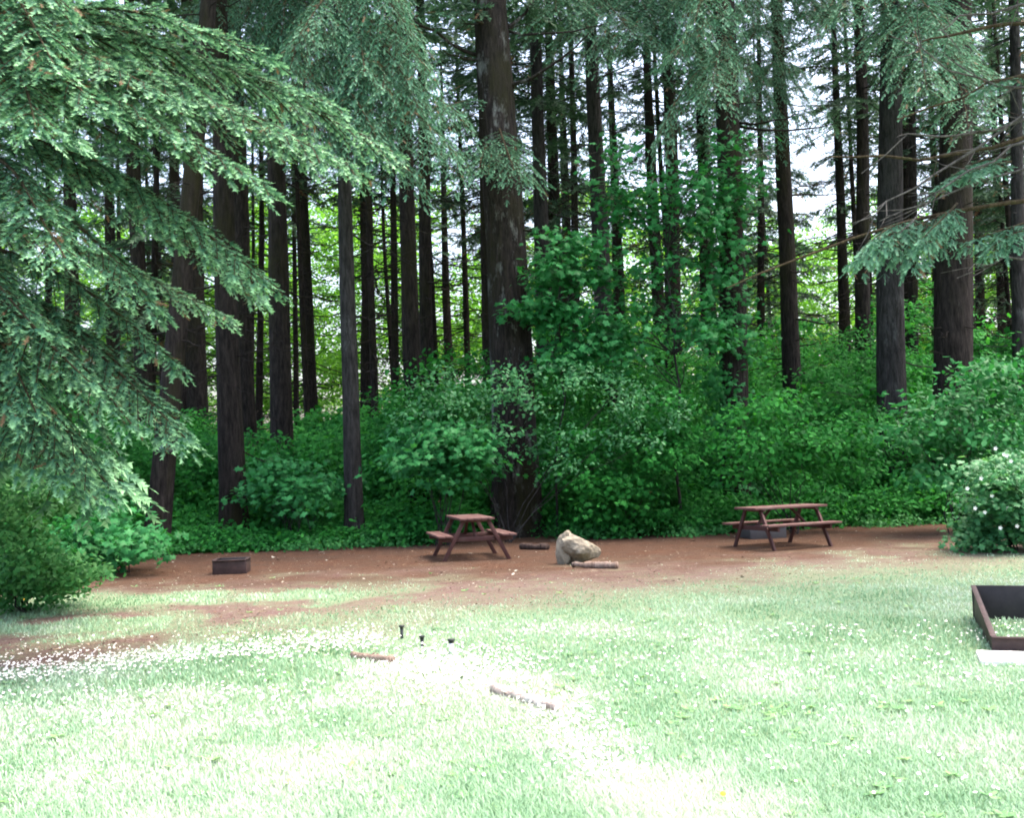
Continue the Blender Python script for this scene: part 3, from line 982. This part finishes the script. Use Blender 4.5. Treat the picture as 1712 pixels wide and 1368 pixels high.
shrub("leafy_shrub", "bright yellow green bush under the drooping conifer at the left edge", "shrub", 50, 1000,
      ring(10, 890, 75, 85, 26, 36, 1, 20) + ring(100, 960, 60, 25, 9, 24, .5, 21) + ring(-10, 760, 50, 60, 9, 30, .7, 22) + ring(30, 985, 90, 22, 10, 26, .5, 27) + ring(60, 830, 40, 60, 4, 22, .6, 29), 'leaf_bright', 0.075, 'oval', 230, 8, Yd=13.6)
fl_t, _ = shrub("flowering_shrub", "rounded bush dotted with white blossoms at the right edge of the clearing", "shrub", 1690, 915,
                ring(1705, 850, 72, 62, 26, 30, .7, 23) + ring(1650, 890, 36, 24, 9, 20, .5, 24) + ring(1670, 790, 30, 30, 5, 16, .4, 28) + ring(1770, 830, 60, 60, 10, 36, .6, 25), 'leaf_pale', 0.105, 'maple', 120, 8, Yd=17.6)
kk = NT("white_petal")
kk.base((0.85, 0.85, 0.82), 0.7, 0.2)
M['petal'] = kk.m
fb = np.array(fl_t.location)
PET = []
for (fx_, fy_) in [(1664, 750), (1678, 760), (1690, 771), (1617, 817), (1646, 857), (1658, 829), (1685, 850), (1706, 803), (1683, 762), (1672, 883), (1640, 800), (1700, 880), (1630, 850)]:
    c_ = unproj(fx_, fy_, fb[1] - 0.75) - fb
    m_ = MB()
    for p_ in range(5):
        a_ = p_ * 2 * math.pi / 5
        d_ = np.array([math.cos(a_), -0.35, math.sin(a_)])
        s_ = np.array([-math.sin(a_), 0, math.cos(a_)])
        m_.add([c_, c_ + d_ * 0.02 - s_ * 0.014, c_ + d_ * 0.038, c_ + d_ * 0.02 + s_ * 0.014], None, [(0, 1, 2, 3)])
    m_.build("blossom", M['petal'], fl_t)

# ------------------------------------------------------------------ grass, daisies, litter
def sample_ground(n, px0, px1, py0, py1, gg, inv=1.0):
    """points spread over the ground so that they cover the photo evenly"""
    px = gg.uniform(px0, px1, n)
    py = py0 + (py1 - py0) * gg.random(n) ** inv
    D = (np.stack([(px - 856) / F, (684 - py) / F, -np.ones(n)], -1)) @ RM.T
    P = np.array([0, 0, EYE]) + D * (-EYE / D[:, 2])[:, None]
    return P, px, py


BLADE = (np.array([(-0.5, 0, 0), (0.5, 0, 0), (-0.36, 0.14, 0.55), (0.36, 0.14, 0.55), (0, 0.5, 1.0)]), np.array([(0, 1, 3), (0, 3, 2), (2, 3, 4)]))
gr = MB()
gg = np.random.default_rng(9)
P, px, py = sample_ground(680000, -550, 2300, 895, 1430, gg, 0.8)
dmm, gmm = masks(P[:, 0], P[:, 1])
keep = gg.random(len(P)) < gmm ** 1.3 * (0.35 + 0.75 * fbm(P[:, 0], P[:, 1], 0.5, 61))
P, gmm = P[keep], gmm[keep]
P[:, 2] = height(P[:, 0], P[:, 1]) - 0.002
n = len(P)
a = gg.uniform(0, 2 * math.pi, n)
hh = gg.uniform(0.012, 0.042, n) * (0.5 + 0.6 * gmm) * (0.6 + 0.9 * fbm(P[:, 0], P[:, 1], 1.1, 63))
dist = np.hypot(P[:, 0], P[:, 1])
ww = 0.0015 + 0.0009 * dist
lean = gg.uniform(0.4, 2.2, n) * hh
zr = np.zeros(n)
mats = np.stack([np.stack([np.cos(a) * ww, np.sin(a) * ww, zr], -1), np.stack([-np.sin(a) * lean, np.cos(a) * lean, zr], -1), np.stack([zr, zr, hh], -1)], -1)
gpx, gpy = project(P)
sun_glare = 0.5 * np.exp(-((gpx - 780) / 170) ** 2 - ((gpy - 1125) / 40) ** 2) + 0.6 * np.exp(-(((gpx - 960) * 0.6 - (gpy - 1230) * 0.8) / 60) ** 2 - (((gpx - 960) * .8 + (gpy - 1230) * .6) / 170) ** 2)  # sunlit patch, diagonal streak and near-edge glare painted as paler grass
sun_glare = 0.6 * sun_glare + 0.15 * sstep(1240, 1400, gpy) * fbm(P[:, 0], P[:, 1], 0.8, 67)
tone = np.clip(1.2 * (fbm(P[:, 0], P[:, 1], 0.9, 65) - 0.5) + 0.52 + 0.4 * (gg.random(n) - 0.5) + sun_glare, 0, 1)
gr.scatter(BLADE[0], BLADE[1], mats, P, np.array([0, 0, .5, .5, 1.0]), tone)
k = NT("meadow_grass")
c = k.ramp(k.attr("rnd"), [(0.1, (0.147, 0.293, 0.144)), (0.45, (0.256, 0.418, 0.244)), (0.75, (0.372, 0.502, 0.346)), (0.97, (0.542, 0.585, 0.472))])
k.base(c, 0.4, 0.5)
k.translucent(c, 0.3)
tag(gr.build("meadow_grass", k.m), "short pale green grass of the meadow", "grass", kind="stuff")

# daisies: the 300 largest in the picture stand alone, the others are one carpet
DA, DT, DB = [], [], []
for i in range(8):
    a0, a1, a2 = (i - 0.42) * math.pi / 4, i * math.pi / 4, (i + 0.42) * math.pi / 4
    q = len(DA)
    DA += [(0.006 * math.cos(a1), 0.006 * math.sin(a1), 1.0), (0.75 * math.cos(a0), 0.75 * math.sin(a0), 1.08), (math.cos(a1), math.sin(a1), 1.02), (0.75 * math.cos(a2), 0.75 * math.sin(a2), 1.08)]
    DT += [(q, q + 1, q + 2), (q, q + 2, q + 3)]
    DB += [0, 0, 0, 0]
q = len(DA)
DA += [(0.3 * math.cos(i * math.pi / 3), 0.3 * math.sin(i * math.pi / 3), 1.1) for i in range(6)] + [(0, 0, 1.25)]
DT += [(q + 6, q + i, q + (i + 1) % 6) for i in range(6)]
DB += [1] * 7
q = len(DA)
DA += [(-0.04, 0, 1.0), (0.04, 0, 1.0), (0, 0, -2.5)]
DT += [(q, q + 1, q + 2)]
DB += [0.5] * 3
DA, DT, DB = np.array(DA, float), np.array(DT), np.array(DB, float)
k = NT("daisy")
c = k.ramp(k.attr("tip"), [(0.2, (0.86, 0.86, 0.84)), (0.5, (0.12, 0.25, 0.06)), (0.9, (0.75, 0.5, 0.05))])
k.base(c, 0.7, 0.2)
M['daisy'] = k.m
gd = np.random.default_rng(15)
DP = []
P, px, py = sample_ground(62000, -40, 1760, 1040, 1340, gd)
band = poly(px, [(-50, 1135), (100, 1118), (300, 1100), (450, 1088), (560, 1078), (640, 1068), (720, 1070), (900, 1060), (1760, 1060)])
dens = np.exp(-((py - band) / 15) ** 2) * np.where(px < 640, 1.0, 0.12)
dens = np.maximum(dens, 1.2 * np.exp(-((px - 760) / 120) ** 2 - ((py - 1120) / 30) ** 2))  # daisies crowded here and on the diagonal, partly to whiten the sun patch
dens = np.maximum(dens, 0.12 * np.exp(-((py - (1190 - 0.03 * px)) / 30) ** 2) * (px < 700))
dens = np.maximum(dens, 0.06 * np.exp(-((py - 1110) / 40) ** 2))
dens = np.maximum(dens, 0.4 * np.exp(-(((px - 960) * 0.7 + (py - 1230) * -0.7) / 50) ** 2 - (((px - 960) * .7 + (py - 1230) * .7) / 110) ** 2))
dens = np.maximum(dens, 0.008)
keep = gd.random(len(P)) < dens * (0.3 + 1.1 * fbm(P[:, 0], P[:, 1], 0.6, 71))
P = P[keep]
sz = gd.uniform(0.007, 0.0135, len(P))
order = np.argsort(-(sz / np.hypot(P[:, 0], P[:, 1])))
P, sz = P[order], sz[order]
P[:, 2] = height(P[:, 0], P[:, 1])


def daisy_mat(n, s):
    z = norm(np.array([0, -0.35, 1.0]) + 0.25 * gd.normal(size=(n, 3)))
    x = norm(np.cross([0, 1.0, 0], z))
    y = np.cross(z, x)
    return np.stack([x, y, z], -1) * s[:, None, None]


md = MB()
md.add(DA, DT, None, DB, 0.5)
daisy_mesh = md.mesh("daisy", M['daisy'])
n1 = min(300, len(P))
for i in range(n1):
    o = bpy.data.objects.new("daisy", daisy_mesh)
    COL.objects.link(o)
    o.location = (P[i, 0], P[i, 1], P[i, 2] + sz[i] * 1.6 + 0.01)
    o.rotation_euler = (0.35 + gd.normal() * 0.2, gd.normal() * 0.2, gd.uniform(0, 6))
    o.scale = [sz[i]] * 3
    tag(o, "small white daisy open in the short meadow grass", "flower", "daisies in the meadow")
if len(P) > n1:
    mc = MB()
    LP = P[n1:].copy()
    LP[:, 2] += sz[n1:] * 1.6 + 0.01
    mc.scatter(DA, DT, daisy_mat(len(LP), sz[n1:]), LP, DB)
    tag(mc.build("daisies", M['daisy']), "white carpet of small daisies across the meadow", "flowers", kind="stuff")

k = NT("dandelion")
k.base((0.8, 0.55, 0.03), 0.7, 0.2)
mdl = MB()
mdl.add(np.vstack([[(math.cos(i * math.pi / 5), math.sin(i * math.pi / 5), 0) for i in range(10)], [(0.5 * math.cos(i * math.pi / 5), 0.5 * math.sin(i * math.pi / 5), .35) for i in range(10)], [(0, 0, .45)]]),
        [(20, 10 + i, 10 + (i + 1) % 10) for i in range(10)], [(i, (i + 1) % 10, 10 + (i + 1) % 10, 10 + i) for i in range(10)])
dand = mdl.mesh("dandelion", k.m)
for (x_, y_, l_) in ((20, 1010, "yellow dandelion nearest the left edge, under the bright bush"), (42, 1011, "yellow dandelion right of another, under the bright bush"), (1210, 1352, "yellow dandelion alone in the grass at the bottom of the photo")):
    p = ground_at(x_, y_)
    o = bpy.data.objects.new("dandelion", dand)
    COL.objects.link(o)
    o.location = (p[0], p[1], 0.07)
    o.rotation_euler = (0.5, 0, 0)
    o.scale = [0.026 if y_ < 1100 else 0.016] * 3
    tag(o, l_, "flower", "yellow dandelions")

# broad-leaved weeds in the lawn and along its bare edge
wd_ = MB()
gw = np.random.default_rng(23)
P, px, py = sample_ground(800, -30, 1740, 950, 1390, gw, 0.8)
keep = (gw.random(len(P)) < 0.15 + 0.75 * sstep(0.52, 0.7, fbm(P[:, 0], P[:, 1], 1.4, 91)))
for p in P[keep]:
    nl = gw.integers(4, 9)
    a_ = gw.uniform(0, 6.28) + np.arange(nl) * 6.28 / nl
    x_ = np.stack([np.cos(a_), np.sin(a_), gw.uniform(0.1, 0.6, nl)], -1)
    x_ = norm(x_)
    z_ = norm(np.array([0, 0, 1.0]) - x_ * x_[:, 2:3])
    m2 = np.stack([x_, np.cross(z_, x_), z_], -1) * gw.uniform(0.03, 0.075, nl)[:, None, None]
    wd_.scatter(*LEAF['oval'], m2, np.tile(np.array([p[0], p[1], 0.012]), (nl, 1)) + 0.006 * gw.normal(size=(nl, 3)) * [1, 1, 0], None, gw.random(nl))
M['leaf_weed'] = leaf_mat("weed_leaf", (0.1, 0.24, 0.1), (0.17, 0.33, 0.14), (0.26, 0.4, 0.16), 0.35, 0.5, 0.2)
tag(wd_.build("meadow_weeds", M['leaf_weed']), "broad leaved weeds dotted through the short grass", "weeds", kind="stuff")

# fallen leaves, chips and twigs on the dirt
k = NT("litter")
c = k.ramp(k.attr("rnd"), [(0.0, (0.058, 0.033, 0.023)), (0.55, (0.143, 0.085, 0.052)), (0.8, (0.260, 0.195, 0.130)), (0.93, (0.403, 0.390, 0.325))])
k.base(c, 0.8, 0.2)
lm = MB()
gl = np.random.default_rng(19)
P, px, py = sample_ground(34000, 0, 1712, 880, 1100, gl)
dmm, gmm = masks(P[:, 0], P[:, 1])
keep = (gl.random(len(P)) < (1 - gmm) * 0.6) & (py > poly(px, VEG_EDGE) - 12)
P = P[keep]
P[:, 2] = height(P[:, 0], P[:, 1]) + 0.012
m_ = leaf_frames(len(P), np.array([0, 0, 1.0]), 0.25, 0, gl)
s_ = gl.uniform(0.012, 0.045, len(P)) * np.where(gl.random(len(P)) < 0.03, 2.4, 1)
st = np.where(gl.random(len(P)) < 0.6, 0.16, 1.0)
m_ = m_ * s_[:, None, None]
m_[:, :, 1] *= st[:, None]
m_[:, :, 0] *= (1.6 - 0.6 * st)[:, None]
lm.scatter(*LEAF['oval'], m_, P, None, gl.random(len(P)) ** 1.2)
tag(lm.build("leaf_litter", k.m), "fallen leaves, chips and twigs scattered over the dirt", "leaf litter", kind="stuff")

# ------------------------------------------------------------------ picnic tables
def wood_mat(name, c0, c1, worn):
    k = NT(name)
    v = k.coord("Object", (2, 14, 14))
    n1 = k.noise(2.2, 5, v, 0.7)
    n2 = k.noise(3.5, 4, k.coord("Object"), 0.7)
    c = k.mix(n1, c0, c1)
    c = k.mix(k.ramp(n2, [(0.52, (0, 0, 0)), (0.7, (0.85, 0.85, 0.85))]), c, worn)
    k.base(c, 0.65, 0.35)
    k.bump(n1, 0.3, 0.005)
    return k.m


M['table_top'] = wood_mat("weathered_red_plank", (0.081, 0.036, 0.030), (0.118, 0.059, 0.051), (0.155, 0.112, 0.099))
M['table_leg'] = wood_mat("dark_red_timber", (0.051, 0.018, 0.015), (0.078, 0.030, 0.026), (0.078, 0.045, 0.038))


def beam(mb, p, q, w, h):
    p, q = np.array(p, float), np.array(q, float)
    x = norm(q - p)
    ref = np.array([1.0, 0, 0]) if abs(x[0]) < 0.9 else np.array([0, 1.0, 0])
    y = norm(np.cross(ref, x))
    z = np.cross(x, y)
    mb.box((p + q) / 2, (np.linalg.norm(q - p), h, w), np.stack([x, y, z], -1))


def picnic_table(label, loc, rz, L=1.65, W=0.66, H=0.76):
    t = empty("picnic_table", loc, rz)
    tag(t, label, "picnic table", "red picnic tables in the clearing")
    mb = MB()
    nb = 5
    bw = W / nb
    for i in range(nb):
        mb.box((rng.normal() * 0.004, -W / 2 + bw * (i + 0.5), H - 0.02), (L, bw - 0.009, 0.04))
    for x in (-L * 0.36, L * 0.36):
        mb.box((x, 0, H - 0.0625), (0.05, W - 0.06, 0.041))
    mb.build("tabletop", M['table_top'], t, bevel=0.004)
    hb, yb = 0.44, 0.58
    for s in (-1, 1):
        mb = MB()
        for j in (-1, 1):
            mb.box((rng.normal() * 0.004, s * yb + j * 0.068, hb), (L, 0.127, 0.038))
        mb.build("bench", M['table_top'], t, bevel=0.004)
    for x in (-L * 0.36, L * 0.36):
        sx = 1 if x > 0 else -1
        for s in (-1, 1):
            mb = MB()
            beam(mb, (x + sx * 0.047, s * 0.22, H - 0.045), (x + sx * 0.047, s * 0.6, -0.02), 0.04, 0.07)
            mb.build("leg", M['table_leg'], t, bevel=0.003)
        mb = MB()
        mb.box((x, 0, hb - 0.062), (0.045, 2 * yb + 0.2, 0.085))
        mb.build("crossbar", M['table_leg'], t, bevel=0.003)
        mb = MB()
        beam(mb, (x - sx * 0.025, 0, hb - 0.03), (x - sx * 0.36, 0, H - 0.045), 0.04, 0.05)
        mb.build("brace", M['table_leg'], t, bevel=0.003)
    return t


p = ground_at(787, 932)
picnic_table("red picnic table seen end-on, on the dirt before the central fir", (p[0], p[1], height(p[0], p[1])), R(90 + 13), 1.55, 0.63)
p = ground_at(1308, 914)
picnic_table("red picnic table seen side-on, on the dirt to the right of the pale boulder", (p[0], p[1], height(p[0], p[1])), R(24))

# ------------------------------------------------------------------ steel fire boxes
def steel_mat(name, c0, c1, rust):
    k = NT(name)
    n1 = k.noise(4, 6, k.coord("Object"), 0.75)
    c = k.ramp(n1, [(0.35, c0), (0.6, c1), (0.72, rust)])
    k.base(c, 0.6, 0.4)
    k.p.inputs["Metallic"].default_value = 0.25
    k.bump(n1, 0.25, 0.01)
    return k.m


M['rust'] = steel_mat("rusty_steel", (0.030, 0.019, 0.017), (0.061, 0.037, 0.035), (0.088, 0.041, 0.026))
M['soot'] = steel_mat("sooty_steel", (0.018, 0.016, 0.018), (0.035, 0.03, 0.032), (0.09, 0.045, 0.035))
M['steel_grey'] = steel_mat("grey_steel", (0.050, 0.048, 0.050), (0.085, 0.080, 0.083), (0.065, 0.045, 0.040))


def fire_box(label, loc, rz, w, d, h, mat, front_h=None, soot=True):
    t = empty("fire_ring", loc, rz)
    tag(t, label, "fire ring", "square steel fire rings")
    th = 0.012
    fh = front_h or h
    fp, bp = MB(), MB()
    fp.box((0, -d / 2, fh / 2 - 0.01), (w, th, fh + 0.02))
    fp.box((0, -d / 2 - 0.018, fh + 0.004), (w, 0.045, 0.012))
    fp.build("front_panel", M[mat], t, bevel=0.002)
    bp.box((0, d / 2, h / 2 - 0.01), (w, th, h + 0.02))
    bp.box((0, d / 2 + 0.018, h + 0.004), (w, 0.045, 0.012))
    bp.build("back_panel", M['soot' if soot else mat], t, bevel=0.002)
    for s in (-1, 1):
        sp = MB()
        y0, y1 = -d / 2 + th / 2, d / 2 - th / 2
        x = s * (w / 2 - th)
        sp.prism([(x, y0, -0.02), (x, y1, -0.02), (x, y1, h), (x, y0, fh)], (th * 0.9, 0, 0))
        sp.prism([(x - 0.02, y0, fh + 0.001), (x - 0.02, y1, h + 0.001), (x + 0.028, y1, h + 0.001), (x + 0.028, y0, fh + 0.001)], (0, 0, 0.012))
        sp.build("side_panel", M[mat], t, bevel=0.002)
    return t


p = ground_at(381, 960)
fire_box("small rusty steel fire box on the dirt at the left", (p[0], p[1] + 0.25, height(p[0], p[1])), R(6), 0.56, 0.5, 0.23, 'rust')
p = ground_at(1275, 900)
fire_box("grey steel fire box standing behind the side-on picnic table", (p[0], p[1], height(p[0], p[1])), R(10), 0.78, 0.6, 0.24, 'steel_grey')
A, B = ground_at(1659, 1092), ground_at(1627, 1034)
dvec = B - A
ang = math.atan2(-dvec[0], dvec[1])
dlen = np.linalg.norm(dvec)
wid = 1.45
ctr = (A + B) / 2 + np.array([math.cos(ang), math.sin(ang), 0]) * wid / 2
fire_box("large open steel fire ring with sooty back plate, cut by the right edge", (ctr[0], ctr[1], height(ctr[0], ctr[1])), ang, wid, dlen, 0.33, 'rust', front_h=0.14)
k = NT("pale_concrete")
n1 = k.noise(9, 5, k.coord("Object"), 0.7)
k.base(k.ramp(n1, [(0.3, (0.5, 0.49, 0.46)), (0.7, (0.72, 0.71, 0.68))]), 0.9, 0.2)
k.bump(n1, 0.3, 0.01)
c_ = A + np.array([math.cos(ang), math.sin(ang), 0]) * 0.62 - np.array([-math.sin(ang), math.cos(ang), 0]) * 0.27
mb = MB()
mb.box((0, 0, -0.022), (1.5, 0.46, 0.1))
slab = mb.build("concrete_slab", k.m, None, bevel=0.012)
slab.location = (c_[0], c_[1], 0)
slab.rotation_euler.z = ang
tag(slab, "flat pale concrete slab in front of the large fire ring", "slab")

# ------------------------------------------------------------------ boulder, logs, stakes, strap
import bmesh
from mathutils import noise as mnoise


def lump(bm, c, r, seed, rot=(0, 0, 0), amp=0.22, sub=4):
    mt = Matrix.Translation(c) @ Matrix.Rotation(rot[2], 4, 'Z') @ Matrix.Rotation(rot[1], 4, 'Y') @ Matrix.Rotation(rot[0], 4, 'X')
    res = bmesh.ops.create_icosphere(bm, subdivisions=sub, radius=1.0)
    rs = random.Random(seed)
    planes = [(Vector((rs.gauss(0, 1), rs.gauss(0, 1), rs.gauss(0, 1))).normalized(), rs.uniform(0.62, 0.85)) for _ in range(9)]
    for vv in res['verts']:
        p = vv.co.copy()
        for nrm, d in planes:
            e = p.dot(nrm) - d
            if e > 0:
                p -= nrm * e * 0.9
        p *= 1 + amp * 0.5 * mnoise.noise(p * 1.8 + Vector((seed, 0, 0))) + 0.05 * mnoise.noise(p * 7 + Vector((seed, 3, 0)))
        vv.co = mt @ Vector((p.x * r[0], p.y * r[1], p.z * r[2]))


k = NT("pale_rock")
v = k.coord("Object")
n1 = k.noise(6, 6, v, 0.75)
n2 = k.noise(2.5, 4, v)
c = k.ramp(n1, [(0.3, (0.120, 0.102, 0.074)), (0.55, (0.251, 0.220, 0.167)), (0.75, (0.370, 0.339, 0.271))])
c = k.mix(k.ramp(n2, [(0.5, (0, 0, 0)), (0.68, (0.7, 0.7, 0.7))]), c, (0.16, 0.14, 0.075))
k.base(c, 0.92, 0.2)
k.bump(n1, 0.7, 0.03)
M['rock'] = k.m
bm = bmesh.new()
lump(bm, Vector((-0.235, 0.02, 0.25)), (0.15, 0.21, 0.36), 3, (0.05, 0.16, 0.2), 0.3)
lump(bm, Vector((0.04, 0.0, 0.24)), (0.4, 0.28, 0.27), 8, (0.0, 0.26, 0.08), 0.34)
for vv in bm.verts:                                  # undercut on the right
    if vv.co.x > -0.12 and vv.co.z < 0.2:
        f = (0.2 - vv.co.z) / 0.3
        vv.co.x = -0.12 + (vv.co.x + 0.12) * (1 - 0.25 * f)
        vv.co.y = vv.co.y * (1 - 0.5 * f) + 0.08 * f
me = bpy.data.meshes.new("boulder")
bm.to_mesh(me)
bm.free()
me.materials.append(M['rock'])
rock = bpy.data.objects.new("boulder", me)
COL.objects.link(rock)
p = ground_at(966, 943)
rock.location = (p[0], p[1] + 0.15, -0.02)
rock.scale = (0.93, 0.93, 0.98)
tag(rock, "pale split boulder with a taller left end, between the picnic tables", "boulder")


def log(label, a, b, r, mat, seed=0, z=None, name="log"):
    gg = np.random.default_rng(seed)
    A, B = ground_at(*a), ground_at(*b)
    c = (A + B) / 2
    t = np.linspace(-0.5, 0.5, 9)
    P = (B - A) * t[:, None]
    P[:, 2] = r * (0.75 if z is None else z)
    P += gg.normal(size=P.shape) * r * 0.12
    mb = MB()
    mb.tube(P, r * (1 + 0.12 * gg.normal(size=9)), 10, True, wob=0.09)
    d = norm(B - A)
    for _ in range(2):
        i = gg.integers(2, 7)
        e = norm(np.array([-d[1], d[0], 0]) * gg.choice([-1, 1]) + np.array([0, 0, 0.6]) + 0.4 * d)
        mb.tube(np.stack([P[i], P[i] + e * r * 1.5, P[i] + e * r * 2.1]), [r * .3, r * .22, r * .15], 5, True)
    o = mb.build(name, mat, None, True)
    o.location = c.tolist()
    tag(o, label, "log", "short logs lying about")
    return o


M['log_dark'] = bark_mat("dark_log", (0.036, 0.024, 0.021), (0.078, 0.054, 0.045), (0.108, 0.084, 0.072), 0.6)
M['log_brown'] = bark_mat("brown_log", (0.127, 0.088, 0.070), (0.254, 0.185, 0.149), (0.332, 0.273, 0.224), 0.55)
M['log_pale'] = bark_mat("bleached_log", (0.292, 0.228, 0.197), (0.510, 0.416, 0.366), (0.729, 0.668, 0.613), 0.5)
log("short dark log on the dirt between the end-on table and the boulder", (870, 918), (917, 919), 0.06, M['log_dark'], 1)
log("grey brown pole lying at the foot of the pale boulder", (957, 949), (1033, 951), 0.055, M['log_brown'], 2)
log("weathered brown log end sunk in the daisies near the black stakes", (588, 1100), (655, 1109), 0.038, M['log_brown'], 3, 0.5)
log("bleached pinkish log in the pale patch of the meadow", (826, 1158), (934, 1192), 0.045, M['log_pale'], 4, 0.55)

k = NT("black_plastic")
k.base((0.018, 0.022, 0.022), 0.45, 0.4)
M['black'] = k.m
k = NT("white_plastic")
k.base((0.75, 0.75, 0.74), 0.45, 0.4)
M['white'] = k.m


def stake(label, px, py, h, rad, cap_r, body, name, cat):
    p = ground_at(px, py)
    t = empty(name, p)
    tag(t, label, cat, "utility stakes in the meadow")
    a = MB()
    a.tube([(0, 0, -0.05), (0, 0, h - 0.03)], rad, 14, True)
    a.build("pipe", M[body], t)
    b = MB()
    b.tube([(0, 0, h - 0.036), (0, 0, h - 0.018), (0, 0, h - 0.016), (0, 0, h)], [rad * 1.15, rad * 1.15, cap_r, cap_r], 14, True)
    b.build("cap", M['black'], t)
    return t


stake("taller black pipe stub, leftmost of the three in the grass", 672, 1069, 0.135, 0.016, 0.029, 'black', "pipe_stub", "pipe")
stake("shorter black pipe stub, middle of the three in the grass", 706, 1082, 0.105, 0.016, 0.028, 'black', "pipe_stub", "pipe")
w_ = stake("white pipe stub with a black cap, rightmost of the three in the grass", 755, 1094, 0.135, 0.022, 0.034, 'white', "pipe_stub", "pipe")

lean_t = objs[TREES[0][0]]
lbp = np.array(lean_t.location)
q = unproj(277, 751, 22.5) - lbp
st_ = empty("trunk_strap", lbp + q)
rr_ = 33 * 22.5 / F / 2 + 0.035
mb = MB()
mb.tube([(0, 0, -0.07), (0, 0, 0.07)], rr_, 18, False)
strap = mb.build("band", M['black'], st_, True)
k = NT("blue_tarp")
k.base((0.07, 0.1, 0.15), 0.5, 0.4)
mb = MB()
mb.box((0.05, -rr_ - 0.012, 0.045), (0.2, 0.02, 0.1))
mb.build("plate", k.m, st_, bevel=0.004)
tag(st_, "dark band with a bluish plate fastened round the leaning left trunk", "strap")
